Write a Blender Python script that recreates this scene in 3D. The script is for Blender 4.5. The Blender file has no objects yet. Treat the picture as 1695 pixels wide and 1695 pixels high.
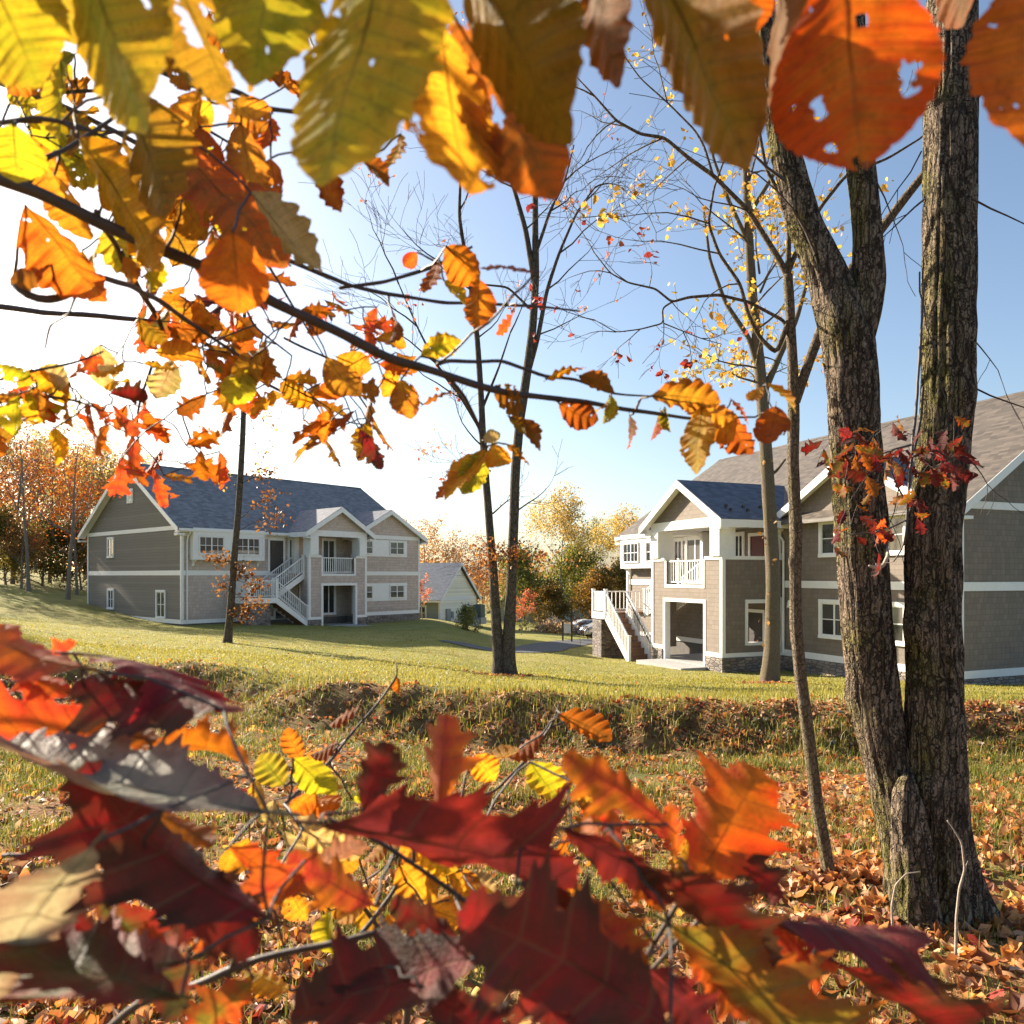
import bpy, math, random
import numpy as np
from mathutils import Vector, Matrix, noise as mnoise

# ------------------------------------------------------------------ camera, sky, sun, exposure
SC = bpy.context.scene
COL = SC.collection
F = 1250.0; CX = 847.5; HY = 953.0; EYE = 1.6          # the lens in units of the 1695-pixel photograph

cam_d = bpy.data.cameras.new("camera")
cam = bpy.data.objects.new("camera", cam_d); COL.objects.link(cam)
cam.location = (0, 0, EYE); cam.rotation_euler = (math.radians(90), 0, 0)
cam_d.sensor_width = 36; cam_d.lens = 36 * F / 1695; cam_d.shift_y = (HY - CX) / 1695
cam_d.clip_start = 0.02; cam_d.clip_end = 3000
cam_d.dof.use_dof = True; cam_d.dof.focus_distance = 7.0; cam_d.dof.aperture_fstop = 10.0
SC.camera = cam

SUN_AZ = math.radians(51)       # to the left of the view axis
SUN_EL = math.radians(23)
world = bpy.data.worlds.new("World"); SC.world = world; world.use_nodes = True
wn = world.node_tree.nodes; wl = world.node_tree.links
sky = wn.new("ShaderNodeTexSky"); sky.sky_type = 'NISHITA'; sky.sun_disc = False
sky.sun_elevation = SUN_EL; sky.sun_rotation = -SUN_AZ
sky.air_density = 1.0; sky.dust_density = 1.9; sky.ozone_density = 1.6; sky.altitude = 100
bg = wn["Background"]; bg.inputs[1].default_value = 0.070
wl.new(sky.outputs[0], bg.inputs[0])
sd = bpy.data.lights.new("sun", 'SUN'); sd.energy = 5.0; sd.angle = math.radians(0.53); sd.color = (1.0, 0.87, 0.70)
sun = bpy.data.objects.new("sun", sd); COL.objects.link(sun)
SUNV = Vector((-math.sin(SUN_AZ) * math.cos(SUN_EL), math.cos(SUN_AZ) * math.cos(SUN_EL), math.sin(SUN_EL)))
sun.rotation_euler = SUNV.to_track_quat('Z', 'Y').to_euler(); sun.location = SUNV * 60
SC.view_settings.view_transform = 'Standard'; SC.view_settings.look = 'None'
SC.view_settings.exposure = 1.65; SC.view_settings.gamma = 1.0; SC.view_settings.use_curve_mapping = False
SC.render.engine = 'CYCLES'
SC.cycles.max_bounces = 8; SC.cycles.diffuse_bounces = 3; SC.cycles.glossy_bounces = 2
SC.cycles.transmission_bounces = 6; SC.cycles.transparent_max_bounces = 12
SC.cycles.use_denoising = True

def P(px, py, d):
    return Vector(((px - CX) / F * d, d, EYE - (py - HY) / F * d))

# ------------------------------------------------------------------ helpers
def tag(o, label=None, cat=None, group=None, kind=None):
    if label: o["label"] = label
    if cat: o["category"] = cat
    if group: o["group"] = group
    if kind: o["kind"] = kind
    return o

def empty(name, loc, label, cat, group=None, rz=0.0):
    o = bpy.data.objects.new(name, None); COL.objects.link(o)
    o.location = loc; o.rotation_euler = (0, 0, rz); o.empty_display_size = 0.2
    return tag(o, label, cat, group)

def mesh_obj(name, me, parent=None, loc=None):
    o = bpy.data.objects.new(name, me); COL.objects.link(o)
    if parent: o.parent = parent
    if loc is not None: o.location = loc
    return o

class MB:
    """collects geometry; build() links it as one mesh object"""
    def __init__(s): s.v = []; s.f = []
    def quad(s, *pts):
        n = len(s.v); s.v.extend([tuple(p) for p in pts]); s.f.append(tuple(range(n, n + len(pts)))); return s
    def box(s, u0, u1, v0, v1, z0, z1):
        n = len(s.v)
        s.v += [(u0, v0, z0), (u1, v0, z0), (u1, v1, z0), (u0, v1, z0), (u0, v0, z1), (u1, v0, z1), (u1, v1, z1), (u0, v1, z1)]
        for q in ((0, 3, 2, 1), (4, 5, 6, 7), (0, 1, 5, 4), (1, 2, 6, 5), (2, 3, 7, 6), (3, 0, 4, 7)):
            s.f.append(tuple(n + i for i in q))
        return s
    def prism(s, poly, d):
        """poly: list of 3-D points, extruded by the vector d"""
        n = len(s.v); k = len(poly); d = Vector(d)
        s.v += [tuple(p) for p in poly] + [tuple(Vector(p) + d) for p in poly]
        s.f.append(tuple(n + i for i in range(k))); s.f.append(tuple(n + k + i for i in reversed(range(k))))
        for i in range(k):
            j = (i + 1) % k; s.f.append((n + i, n + k + i, n + k + j, n + j))
        return s
    def bar(s, a, b, w, h, up=(0, 0, 1)):
        """square bar from a to b, w across, h along up"""
        a = Vector(a); b = Vector(b); d = (b - a).normalized(); up = Vector(up)
        x = d.cross(up)
        if x.length < 1e-5: x = d.cross(Vector((1, 0, 0)))
        x.normalize(); y = x.cross(d).normalized()
        x *= w / 2; y *= h / 2
        return s.prism([a - x - y, a + x - y, a + x + y, a - x + y], b - a)
    def tube(s, pts, rad, sides=6, cap=True):
        pts = [Vector(p) for p in pts]; m = len(pts)
        n0 = len(s.v); ref = None
        for i, p in enumerate(pts):
            t = (pts[min(i + 1, m - 1)] - pts[max(i - 1, 0)])
            if t.length < 1e-9: t = Vector((0, 0, 1))
            t.normalize()
            if ref is None:
                ref = t.orthogonal().normalized()
            x = ref - t * ref.dot(t)
            x = x.normalized() if x.length > 1e-6 else t.orthogonal().normalized()
            ref = x; y = t.cross(x)
            r = rad[i] if hasattr(rad, '__len__') else rad
            for k in range(sides):
                a = 2 * math.pi * k / sides
                s.v.append(tuple(p + x * (r * math.cos(a)) + y * (r * math.sin(a))))
        for i in range(m - 1):
            for k in range(sides):
                k2 = (k + 1) % sides
                s.f.append((n0 + i * sides + k, n0 + i * sides + k2, n0 + (i + 1) * sides + k2, n0 + (i + 1) * sides + k))
        if cap:
            s.f.append(tuple(n0 + (m - 1) * sides + k for k in range(sides)))
            s.f.append(tuple(n0 + k for k in reversed(range(sides))))
        return s
    def mesh(s, name, mat=None, smooth=False):
        me = bpy.data.meshes.new(name); me.from_pydata(s.v, [], s.f); me.update()
        if mat: me.materials.append(mat)
        if smooth: me.polygons.foreach_set("use_smooth", [True] * len(me.polygons))
        return me
    def build(s, name, mat=None, parent=None, smooth=False, loc=None):
        return mesh_obj(name, s.mesh(name, mat, smooth), parent, loc)

def np_mesh(name, verts, faces, mat=None, smooth=False, tint=None, uv=None):
    """verts (n,3), faces (m,k) arrays; tint (n,3) per-vertex colour, uv (n,2)"""
    verts = np.asarray(verts, dtype=np.float32); faces = np.asarray(faces, dtype=np.int32)
    me = bpy.data.meshes.new(name); m, k = faces.shape
    me.vertices.add(len(verts)); me.vertices.foreach_set("co", verts.ravel())
    me.loops.add(m * k); me.loops.foreach_set("vertex_index", faces.ravel())
    me.polygons.add(m); me.polygons.foreach_set("loop_start", np.arange(0, m * k, k, dtype=np.int32))
    me.update(calc_edges=True)
    if smooth: me.polygons.foreach_set("use_smooth", np.ones(m, dtype=bool))
    if tint is not None:
        at = me.attributes.new("tint", 'FLOAT_COLOR', 'POINT')
        c = np.ones((len(verts), 4), dtype=np.float32); c[:, :3] = tint; at.data.foreach_set("color", c.ravel())
    if uv is not None:
        ul = me.uv_layers.new(name="UVMap"); ul.data.foreach_set("uv", np.asarray(uv, dtype=np.float32)[faces.ravel()].ravel())
    if mat: me.materials.append(mat)
    me.validate()
    return me

# ------------------------------------------------------------------ materials
class NT:
    def __init__(s, name):
        s.m = bpy.data.materials.new(name); s.m.use_nodes = True
        s.n = s.m.node_tree.nodes; s.l = s.m.node_tree.links
        s.b = s.n["Principled BSDF"]; s.out = s.n["Material Output"]
    def node(s, t, **kw):
        n = s.n.new(t)
        for k, v in kw.items(): setattr(n, k, v)
        return n
    def set(s, sock, val):
        if isinstance(val, bpy.types.NodeSocket): s.l.new(val, sock)
        elif val is not None: sock.default_value = val
    def math(s, op, a, b=None, c=None):
        n = s.node("ShaderNodeMath", operation=op); s.set(n.inputs[0], a); s.set(n.inputs[1], b)
        if c is not None: s.set(n.inputs[2], c)
        return n.outputs[0]
    def mix(s, fac, a, b, blend='MIX'):
        n = s.node("ShaderNodeMix", data_type='RGBA', blend_type=blend)
        s.set(n.inputs[0], fac)
        s.set(n.inputs[6], a if not isinstance(a, tuple) else (*a[:3], 1)); s.set(n.inputs[7], b if not isinstance(b, tuple) else (*b[:3], 1))
        return n.outputs[2]
    def noise(s, vec, scale, detail=4, rough=.6):
        n = s.node("ShaderNodeTexNoise"); s.set(n.inputs["Vector"], vec); n.inputs["Scale"].default_value = scale
        n.inputs["Detail"].default_value = detail; n.inputs["Roughness"].default_value = rough
        return n.outputs[0]
    def ramp(s, fac, stops):
        n = s.node("ShaderNodeValToRGB"); s.set(n.inputs[0], fac); e = n.color_ramp.elements
        while len(e) < len(stops): e.new(.5)
        for i, (p, c) in enumerate(stops):
            e[i].position = p; e[i].color = (*c, 1) if len(c) == 3 else c
        return n.outputs[0]
    def rng(s, v, a, b, c=0., d=1.):
        n = s.node("ShaderNodeMapRange"); s.set(n.inputs[0], v)
        for i, x in enumerate((a, b, c, d)): n.inputs[i + 1].default_value = x
        return n.outputs[0]
    def obj(s): return s.node("ShaderNodeTexCoord").outputs["Object"]
    def sep(s, v):
        n = s.node("ShaderNodeSeparateXYZ"); s.set(n.inputs[0], v); return n.outputs
    def comb(s, x, y, z=0.):
        n = s.node("ShaderNodeCombineXYZ"); s.set(n.inputs[0], x); s.set(n.inputs[1], y); s.set(n.inputs[2], z); return n.outputs[0]
    def bump(s, h, strength=.5, dist=.02):
        n = s.node("ShaderNodeBump"); n.inputs["Strength"].default_value = strength; n.inputs["Distance"].default_value = dist
        s.set(n.inputs["Height"], h); s.l.new(n.outputs[0], s.b.inputs["Normal"]); return n.outputs[0]
    def base(s, c): s.set(s.b.inputs["Base Color"], c if not isinstance(c, tuple) else (*c[:3], 1)); return s
    def p(s, **kw):
        for k, v in kw.items(): s.set(s.b.inputs[k.replace('_', ' ')], v)
        return s

def m_plain(name, c, rough=.6, var=.12, scale=6., metal=0., spec=.5):
    t = NT(name); n = t.noise(t.obj(), scale, 5)
    t.base(t.mix(t.rng(n, .3, .7), tuple(x * (1 - var) for x in c), tuple(min(1, x * (1 + var)) for x in c)))
    t.p(Roughness=rough, Metallic=metal); t.b.inputs["Specular IOR Level"].default_value = spec
    t.bump(n, .12, .01); return t.m

def m_wall(name, c, kind):
    t = NT(name); o = t.sep(t.obj()); hor = t.math('ADD', o[0], o[1]); h = o[2]
    big = t.noise(t.obj(), .8, 4); fine = t.noise(t.obj(), 30, 3)
    if kind == 'lap':
        fr = t.math('FRACT', t.math('DIVIDE', h, .17))
        line = t.rng(fr, .0, .13, 0, 1)
        cell = t.node("ShaderNodeTexWhiteNoise", noise_dimensions='1D'); t.set(cell.inputs["W"], t.math('FLOOR', t.math('DIVIDE', h, .17)))
        rv = cell.outputs[0]; hgt = t.math('SUBTRACT', 1., fr); edge = line
    else:
        row = t.math('FLOOR', t.math('DIVIDE', h, .18))
        wn_ = t.node("ShaderNodeTexWhiteNoise", noise_dimensions='1D'); t.set(wn_.inputs["W"], row)
        xs = t.math('ADD', t.math('DIVIDE', hor, .21), t.math('MULTIPLY', wn_.outputs[0], 3.7))
        colm = t.math('FLOOR', xs); fx = t.math('FRACT', xs)
        w2 = t.node("ShaderNodeTexWhiteNoise", noise_dimensions='2D'); t.set(w2.inputs["Vector"], t.comb(row, colm)); rv = w2.outputs[0]
        hh = t.math('ADD', t.math('DIVIDE', h, .18), t.math('MULTIPLY', rv, .12)); fr = t.math('FRACT', t.math('DIVIDE', h, .18))
        e1 = t.rng(fr, .0, .12, 0, 1); e2 = t.rng(fx, .0, .10, 0, 1)
        edge = t.math('MULTIPLY', e1, e2); hgt = t.math('MULTIPLY', t.math('SUBTRACT', 1.15, fr), e2)
    c0 = t.mix(t.math('MULTIPLY', rv, .9), tuple(x * .86 for x in c), tuple(x * 1.12 for x in c))
    c1 = t.mix(t.rng(big, .35, .7, 0, .35), c0, tuple(x * .8 for x in c))
    c2 = t.mix(t.math('MULTIPLY', t.math('SUBTRACT', 1., edge), .55), c1, tuple(x * .35 for x in c))
    c3 = t.mix(t.rng(fine, .4, .8, 0, .15), c2, tuple(x * 1.2 for x in c))
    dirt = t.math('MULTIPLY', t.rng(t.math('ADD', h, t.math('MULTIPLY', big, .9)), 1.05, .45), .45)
    streak = t.rng(t.noise(t.comb(t.math('MULTIPLY', hor, 3.), t.math('MULTIPLY', h, .25)), 1.6, 5), .55, .75, 0, .22)
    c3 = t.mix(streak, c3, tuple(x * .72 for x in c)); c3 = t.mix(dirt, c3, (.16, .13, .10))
    t.base(c3).p(Roughness=.8); t.bump(hgt, .7, .012); return t.m

def m_roof(name, c, axis):
    t = NT(name); o = t.sep(t.obj()); h = t.math('DIVIDE', o[2], .085); row = t.math('FLOOR', h); fr = t.math('FRACT', h)
    wn_ = t.node("ShaderNodeTexWhiteNoise", noise_dimensions='1D'); t.set(wn_.inputs["W"], row)
    xs = t.math('ADD', t.math('DIVIDE', o[axis], .30), t.math('MULTIPLY', wn_.outputs[0], 5.3)); col = t.math('FLOOR', xs)
    w2 = t.node("ShaderNodeTexWhiteNoise", noise_dimensions='2D'); t.set(w2.inputs["Vector"], t.comb(row, col))
    c0 = t.ramp(w2.outputs[0], [(0, tuple(x * .62 for x in c)), (.5, c), (1, tuple(x * 1.45 for x in c))])
    c1 = t.mix(t.rng(fr, 0, .16, .6, 0), c0, tuple(x * .3 for x in c))
    c2 = t.mix(t.rng(t.noise(t.obj(), .7, 4), .4, .75, 0, .35), c1, tuple(x * 1.35 for x in c))
    t.base(c2).p(Roughness=.62); t.bump(t.math('ADD', t.math('SUBTRACT', 1., fr), t.math('MULTIPLY', w2.outputs[0], .5)), .6, .012); return t.m

def m_stone(name):
    t = NT(name); o = t.sep(t.obj()); hor = t.math('ADD', o[0], o[1])
    v = t.comb(t.math('MULTIPLY', hor, 3.2), t.math('MULTIPLY', o[2], 8.5))
    d = t.node("ShaderNodeTexVoronoi", voronoi_dimensions='2D', distance='CHEBYCHEV'); t.set(d.inputs["Vector"], v); d.inputs["Scale"].default_value = 1
    d.inputs["Randomness"].default_value = .85
    e = t.node("ShaderNodeTexVoronoi", voronoi_dimensions='2D', feature='DISTANCE_TO_EDGE'); t.set(e.inputs["Vector"], v); e.inputs["Scale"].default_value = 1; e.inputs["Randomness"].default_value = .85
    r = t.sep(d.outputs["Color"])[0]
    c = t.ramp(r, [(0, (.10, .085, .075)), (.3, (.22, .18, .15)), (.6, (.30, .25, .21)), (.8, (.18, .17, .17)), (1, (.38, .31, .25))])
    c = t.mix(t.rng(t.noise(t.obj(), 22, 4), .35, .7, 0, .4), c, (.12, .10, .09))
    c = t.mix(t.rng(e.outputs[0], 0, .09, 1, 0), c, (.06, .05, .045))
    t.base(c).p(Roughness=.85); t.bump(t.rng(e.outputs[0], 0, .15), .8, .03); return t.m

def m_glass():
    t = NT("window_glass"); n = t.noise(t.obj(), 1.3, 2)
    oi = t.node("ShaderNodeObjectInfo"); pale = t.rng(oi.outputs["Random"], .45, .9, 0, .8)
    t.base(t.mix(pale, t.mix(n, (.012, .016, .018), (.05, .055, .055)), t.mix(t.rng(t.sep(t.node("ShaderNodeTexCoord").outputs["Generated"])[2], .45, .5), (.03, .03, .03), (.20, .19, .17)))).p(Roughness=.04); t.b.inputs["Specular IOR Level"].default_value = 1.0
    t.bump(n, .02, .02); return t.m

def m_bark(name, c1, c2, moss=0., sx=9., sz=1.6, strength=1., dist=.02):
    t = NT(name); o = t.obj(); q = t.sep(o)
    wob = t.noise(o, 6, 3); wx = t.math('ADD', t.math('MULTIPLY', t.math('SUBTRACT', wob, .5), 1.1), t.math('MULTIPLY', t.math('SUBTRACT', t.noise(o, 26, 3), .5), .5))
    v = t.comb(t.math('ADD', t.math('MULTIPLY', q[0], sx), wx), t.math('ADD', t.math('MULTIPLY', q[1], sx), wx), t.math('MULTIPLY', q[2], sz))
    n = t.noise(v, 2.2, 7, .68); n2 = t.noise(o, 3., 4); n3 = t.noise(o, 60, 4)
    e = t.node("ShaderNodeTexVoronoi", feature='DISTANCE_TO_EDGE'); t.set(e.inputs["Vector"], v); e.inputs["Scale"].default_value = 3.0
    e2 = t.node("ShaderNodeTexVoronoi", feature='DISTANCE_TO_EDGE'); t.set(e2.inputs["Vector"], v); e2.inputs["Scale"].default_value = 7.0
    cr = t.math('MULTIPLY', t.rng(e.outputs[0], -.01, .10), t.rng(e2.outputs[0], -.10, .10))
    c = t.mix(t.rng(n, .36, .64), tuple(x * .45 + y * .55 for x, y in zip(c1, c2)), c2)
    c = t.mix(t.rng(n3, .45, .75, 0, .5), c, tuple(x * 1.5 for x in c2))
    if moss > 0:
        g = t.node("ShaderNodeNewGeometry"); nx = t.sep(g.outputs["Normal"])[0]
        mk = t.math('MULTIPLY', t.rng(nx, .1, -.8), t.rng(n2, .44, .62))
        c = t.mix(t.math('MULTIPLY', mk, moss), c, t.mix(n3, (.10, .095, .014), (.21, .19, .035)))
        lk = t.math('MULTIPLY', t.rng(t.noise(o, 11, 3), .62, .72), .5)
        c = t.mix(lk, c, (.24, .235, .19))
    c = t.mix(cr, c1, c)
    t.base(c).p(Roughness=.92); t.b.inputs["Specular IOR Level"].default_value = .2
    t.bump(t.math('ADD', t.math('MULTIPLY', cr, 1.3), t.math('ADD', t.math('MULTIPLY', n, .8), t.math('MULTIPLY', n3, .25))), strength, dist); return t.m

def m_leafcloud(name, trans=.45, rough=.55):
    """tint attribute times object colour; light passes through"""
    t = NT(name); a = t.node("ShaderNodeAttribute", attribute_name="tint"); oi = t.node("ShaderNodeObjectInfo")
    c = t.mix(1., a.outputs["Color"], oi.outputs["Color"], 'MULTIPLY')
    t.base(c).p(Roughness=rough); t.b.inputs["Specular IOR Level"].default_value = .25
    tr = t.node("ShaderNodeBsdfTranslucent"); t.set(tr.inputs[0], t.mix(1., c, (1.5, 1.3, .9), 'MULTIPLY'))
    mx = t.node("ShaderNodeMixShader"); mx.inputs[0].default_value = trans
    t.l.new(t.b.outputs[0], mx.inputs[1]); t.l.new(tr.outputs[0], mx.inputs[2]); t.l.new(mx.outputs[0], t.out.inputs[0]); return t.m

M = dict(
    trim=m_plain("white_trim", (.78, .77, .74), .5, .04),
    soffit=m_plain("soffit_paint", (.62, .62, .60), .6, .05),
    rail=m_plain("railing_paint", (.80, .79, .76), .45, .04),
    lap=m_wall("lap_siding", (.205, .180, .148), 'lap'),
    shingle_warm=m_wall("tan_shingles", (.54, .44, .375), 'shingle'),
    shingle_brown=m_wall("brown_shingles", (.205, .165, .130), 'shingle'),
    roof_x=m_roof("roof_shingles_main", (.098, .080, .062), 0),
    roof_grey=m_roof("roof_shingles_grey", (.15, .15, .15), 0),
    roof_y=m_roof("roof_shingles_porch", (.075, .088, .115), 1),  # porch shingles: the sky's blue reflection put into the colour
    roof_blue=m_roof("roof_shingles_blue", (.060, .085, .125), 1),
    stone=m_stone("ledge_stone"),
    glass=m_glass(),
    concrete=m_plain("concrete", (.36, .35, .33), .85, .15, 4),
    found=m_plain("foundation", (.12, .11, .10), .9, .2, 5),
    tread=m_plain("brown_decking", (.20, .105, .06), .6, .2, 10),
    red=m_plain("red_door_paint", (.085, .012, .014), .4, .08),
    darkwood=m_plain("dark_door", (.05, .04, .035), .5, .1),
    black=m_plain("black_metal", (.02, .02, .02), .4, .1),
    galv=m_plain("grey_metal", (.30, .32, .33), .45, .1, 8, .5),
    acgreen=m_plain("unit_casing", (.10, .13, .13), .5, .1),
    cream=m_wall("cream_siding", (.82, .79, .64), 'lap'),
    sage=m_wall("sage_siding", (.30, .34, .30), 'lap'),
    asphalt=m_plain("asphalt", (.060, .062, .068), .85, .2, 30),
    post=m_plain("dark_post", (.05, .04, .03), .7, .2),
    paper=m_plain("sign_board", (.55, .55, .50), .6, .08),
    silver=m_plain("silver_car_paint", (.45, .46, .48), .25, .04, 3, .7),
    carwhite=m_plain("pale_car_paint", (.62, .63, .64), .25, .04, 3, .4),
    rubber=m_plain("rubber", (.02, .02, .02), .8, .1),
    bark_oak=m_bark("oak_bark", (.026, .019, .013), (.26, .195, .135), .8, 8.5, .85, 1., .03),
    bark_grey=m_bark("grey_bark", (.05, .038, .026), (.24, .19, .13), .4, 16, 7, .8, .008),
    bark_dark=m_bark("dark_bark", (.035, .028, .022), (.21, .17, .13), .2, 5, 1.6, .9, .03),
    bark_far=m_bark("far_bark", (.10, .085, .07), (.30, .26, .22), 0, 10, 2, .5, .02),
    twig=m_plain("twig_bark", (.050, .036, .030), .6, .35, 60),
    twig_pale=m_plain("pale_dead_twig", (.34, .27, .20), .7, .25, 60),
    cloud=m_leafcloud("tree_foliage"),
)
# ------------------------------------------------------------------ terrain
PROF = [
 (-.75, [(-8, .1), (0, 0), (3, -.05), (8, -.5), (15, -.95), (17, -.3), (22, -.15), (30, -.25), (40, -.5), (48, .6), (58, 1.2), (80, 2.4), (120, 4), (600, 6)]),
 (-.43, [(-8, .1), (0, 0), (3, -.05), (8, -.55), (15.4, -1.1), (16.8, -.4), (24, -.75), (34, -1.12), (42, -1.25), (60, -.6), (80, .4), (120, 1), (600, 0)]),
 (-.20, [(-8, .1), (0, 0), (3, -.05), (8, -.6), (12.9, -1.12), (14.2, -.45), (22, -1.0), (32, -1.35), (42, -1.45), (48, -1.6), (55, -1.7), (70, -2.2), (90, -3), (600, -8)]),
 (-.12, [(-8, .1), (0, 0), (3, -.05), (8, -.62), (12.3, -1.12), (13.6, -.45), (22, -1.1), (32, -1.5), (42, -1.6), (55, -1.55), (66, -2.1), (90, -3.4), (600, -8)]),
 (0.00, [(-8, .1), (0, 0), (3, -.05), (8, -.65), (9.5, -.9), (11.6, -1.12), (12.9, -.45), (18, -.95), (23.5, -1.45), (30, -1.75), (40, -2.2), (60, -3.0), (90, -4), (600, -9)]),
 (.15, [(-8, .1), (0, 0), (3, -.05), (8, -.65), (11, -1.07), (12.3, -.46), (20, -1.3), (28, -2.0), (34, -2.3), (40, -2.6), (60, -3.4), (90, -4.2), (600, -9)]),
 (.33, [(-8, .1), (0, 0), (3, -.0), (4.3, -.08), (7, -.55), (10.6, -1.0), (11.9, -.40), (18, -1.1), (23, -1.6), (28, -2.15), (34, -2.4), (60, -3), (600, -8)]),
 (.68, [(-8, .1), (0, 0), (3, .02), (4.2, -.02), (6.5, -.36), (10, -.88), (11.3, -.38), (16, -1.0), (20, -1.45), (24.5, -1.95), (30, -2.2), (60, -2.5), (600, -5)]),
]
_A = np.array([p[0] for p in PROF])
def _smooth_interp(y, pts):
    xs = np.array([p[0] for p in pts], float); zs = np.array([p[1] for p in pts], float)
    k = np.linspace(-.6, .6, 5); s = np.zeros_like(y)
    for q in k: s += np.interp(y + q * np.clip((y - 10) * .06, .12, 2.5), xs, zs)
    return s / 5
def _vnoise(x, y, sc, seed):
    """smooth value noise on arrays"""
    x = x / sc + seed * 17.3; y = y / sc + seed * 9.1
    ix = np.floor(x).astype(np.int64); iy = np.floor(y).astype(np.int64); fx = x - ix; fy = y - iy
    fx = fx * fx * (3 - 2 * fx); fy = fy * fy * (3 - 2 * fy)
    def h(a, b):
        n = (a * 374761393 + b * 668265263 + seed * 974711) & 0x7fffffff
        n = ((n ^ (n >> 13)) * 1274126177) & 0x7fffffff
        return ((n ^ (n >> 16)) & 0xffff) / 65535.0
    return (h(ix, iy) * (1 - fx) + h(ix + 1, iy) * fx) * (1 - fy) + (h(ix, iy + 1) * (1 - fx) + h(ix + 1, iy + 1) * fx) * fy - .5
def bank_y(X, Y):
    a = X / np.maximum(Y, 2.0)
    return np.interp(a, [-.75, -.43, -.20, -.12, 0, .15, .33, .68], [16, 16.1, 13.5, 12.9, 12.2, 11.6, 11.2, 10.6])
def ground_z(X, Y):
    X = np.atleast_1d(np.asarray(X, float)); Y = np.atleast_1d(np.asarray(Y, float))
    a = np.clip(X / np.maximum(Y, 2.0), _A[0], _A[-1]); zs = np.stack([_smooth_interp(Y, p[1]) for p in PROF])
    i = np.clip(np.searchsorted(_A, a) - 1, 0, len(_A) - 2)
    t = (a - _A[i]) / (_A[i + 1] - _A[i]); t = t * t * (3 - 2 * t); j = np.arange(len(X))
    z = zs[i, j] * (1 - t) + zs[i + 1, j] * t
    near = np.clip(1 - (Y - 10) / 14, .12, 1)
    z = z + near * (.10 * _vnoise(X, Y, 1.3, 1) + .06 * _vnoise(X, Y, .45, 2) + .10 * _vnoise(X, Y, 3.5, 3))
    bank = np.exp(-((Y - bank_y(X, Y)) / 1.3) ** 2)                 # tussocks on the ditch bank
    z = z + bank * (.20 * np.abs(_vnoise(X, Y, .8, 4)) + .17 * _vnoise(X, Y, .26, 5))
    return z
def gz(x, y): return float(ground_z(x, y)[0])
def G(px, d, up=0.0):
    x = (px - CX) / F * d
    return Vector((x, d, gz(x, d) + up))
def turf(X, Y):
    """1 on the mown lawn, 0 in the leafy rough"""
    return np.clip((Y - bank_y(X, Y) - .75 + .9 * _vnoise(X, Y, 1.6, 7)) / .8, 0, 1)

def m_ground():
    t = NT("ground_cover"); o = t.obj(); a = t.node("ShaderNodeAttribute", attribute_name="tint"); q = t.sep(a.outputs["Color"])
    n1 = t.noise(o, .22, 5); n2 = t.noise(o, 2.3, 6, .7); n3 = t.noise(o, 28, 4, .7); n4 = t.noise(o, .9, 5, .65)
    lawn = t.mix(t.rng(n2, .3, .7), (.17, .185, .035), (.36, .325, .09))
    lawn = t.mix(t.rng(n1, .42, .62, 0, .8), lawn, (.36, .31, .11))
    lawn = t.mix(t.rng(n4, .52, .7, 0, .55), lawn, (.11, .13, .03))
    lawn = t.mix(t.rng(n3, .5, .75, 0, .6), lawn, (.09, .09, .02))
    lit = t.ramp(n3, [(0, (.06, .028, .012)), (.35, (.17, .08, .03)), (.5, (.28, .14, .055)), (.65, (.38, .21, .09)), (1, (.5, .32, .17))])
    lit = t.mix(t.rng(n2, .46, .60, 0, .8), lit, t.mix(n3, (.08, .10, .02), (.22, .22, .065)))
    lit = t.mix(t.rng(n4, .52, .66, 0, .6), lit, t.mix(n3, (.03, .018, .012), (.13, .06, .03)))
    lit = t.mix(t.math('MULTIPLY', q[1], .7), lit, t.mix(n3, (.06, .035, .015), (.22, .14, .06)))  # brown leaf cover on the bank, darkened with its shade painted in
    lit = t.mix(t.math('MULTIPLY', q[2], .8), lit, t.mix(n3, (.05, .07, .015), (.15, .17, .04)))
    t.base(t.mix(q[0], lit, lawn)).p(Roughness=.95); t.b.inputs["Specular IOR Level"].default_value = .15
    t.bump(t.math('ADD', n3, t.math('MULTIPLY', n2, .6)), .9, .05); return t.m
M['ground'] = m_ground()

def build_ground():
    ys = np.concatenate([np.arange(-8, 2, .5), np.arange(2, 17, .11), np.geomspace(17, 620, 110)])
    cols = np.concatenate([np.linspace(-1.6, -.8, 10)[:-1], np.linspace(-.8, .8, 230), np.linspace(.8, 1.6, 10)[1:]])
    A_, Y_ = np.meshgrid(cols, ys); X_ = A_ * (np.maximum(Y_, 0) + 6)
    x = X_.ravel(); y = Y_.ravel(); z = ground_z(x, y)
    r, c = A_.shape; idx = np.arange(r * c).reshape(r, c)
    f = np.stack([idx[:-1, :-1].ravel(), idx[:-1, 1:].ravel(), idx[1:, 1:].ravel(), idx[1:, :-1].ravel()], 1)
    tn = np.zeros((len(x), 3)); bd = y - bank_y(x, y); tn[:, 0] = turf(x, y); tn[:, 1] = np.exp(-(bd / .9) ** 2); tn[:, 2] = np.exp(-((bd + 2.0) / 1.0) ** 2) * np.clip(.5 + 1.6 * _vnoise(x, y, .9, 41), 0, 1)
    me = np_mesh("ground", np.stack([x, y, z], 1), f, M['ground'], True, tn)
    tag(mesh_obj("ground", me), "leafy slope and mown lawn falling away to the buildings", kind="structure")
build_ground()

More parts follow.
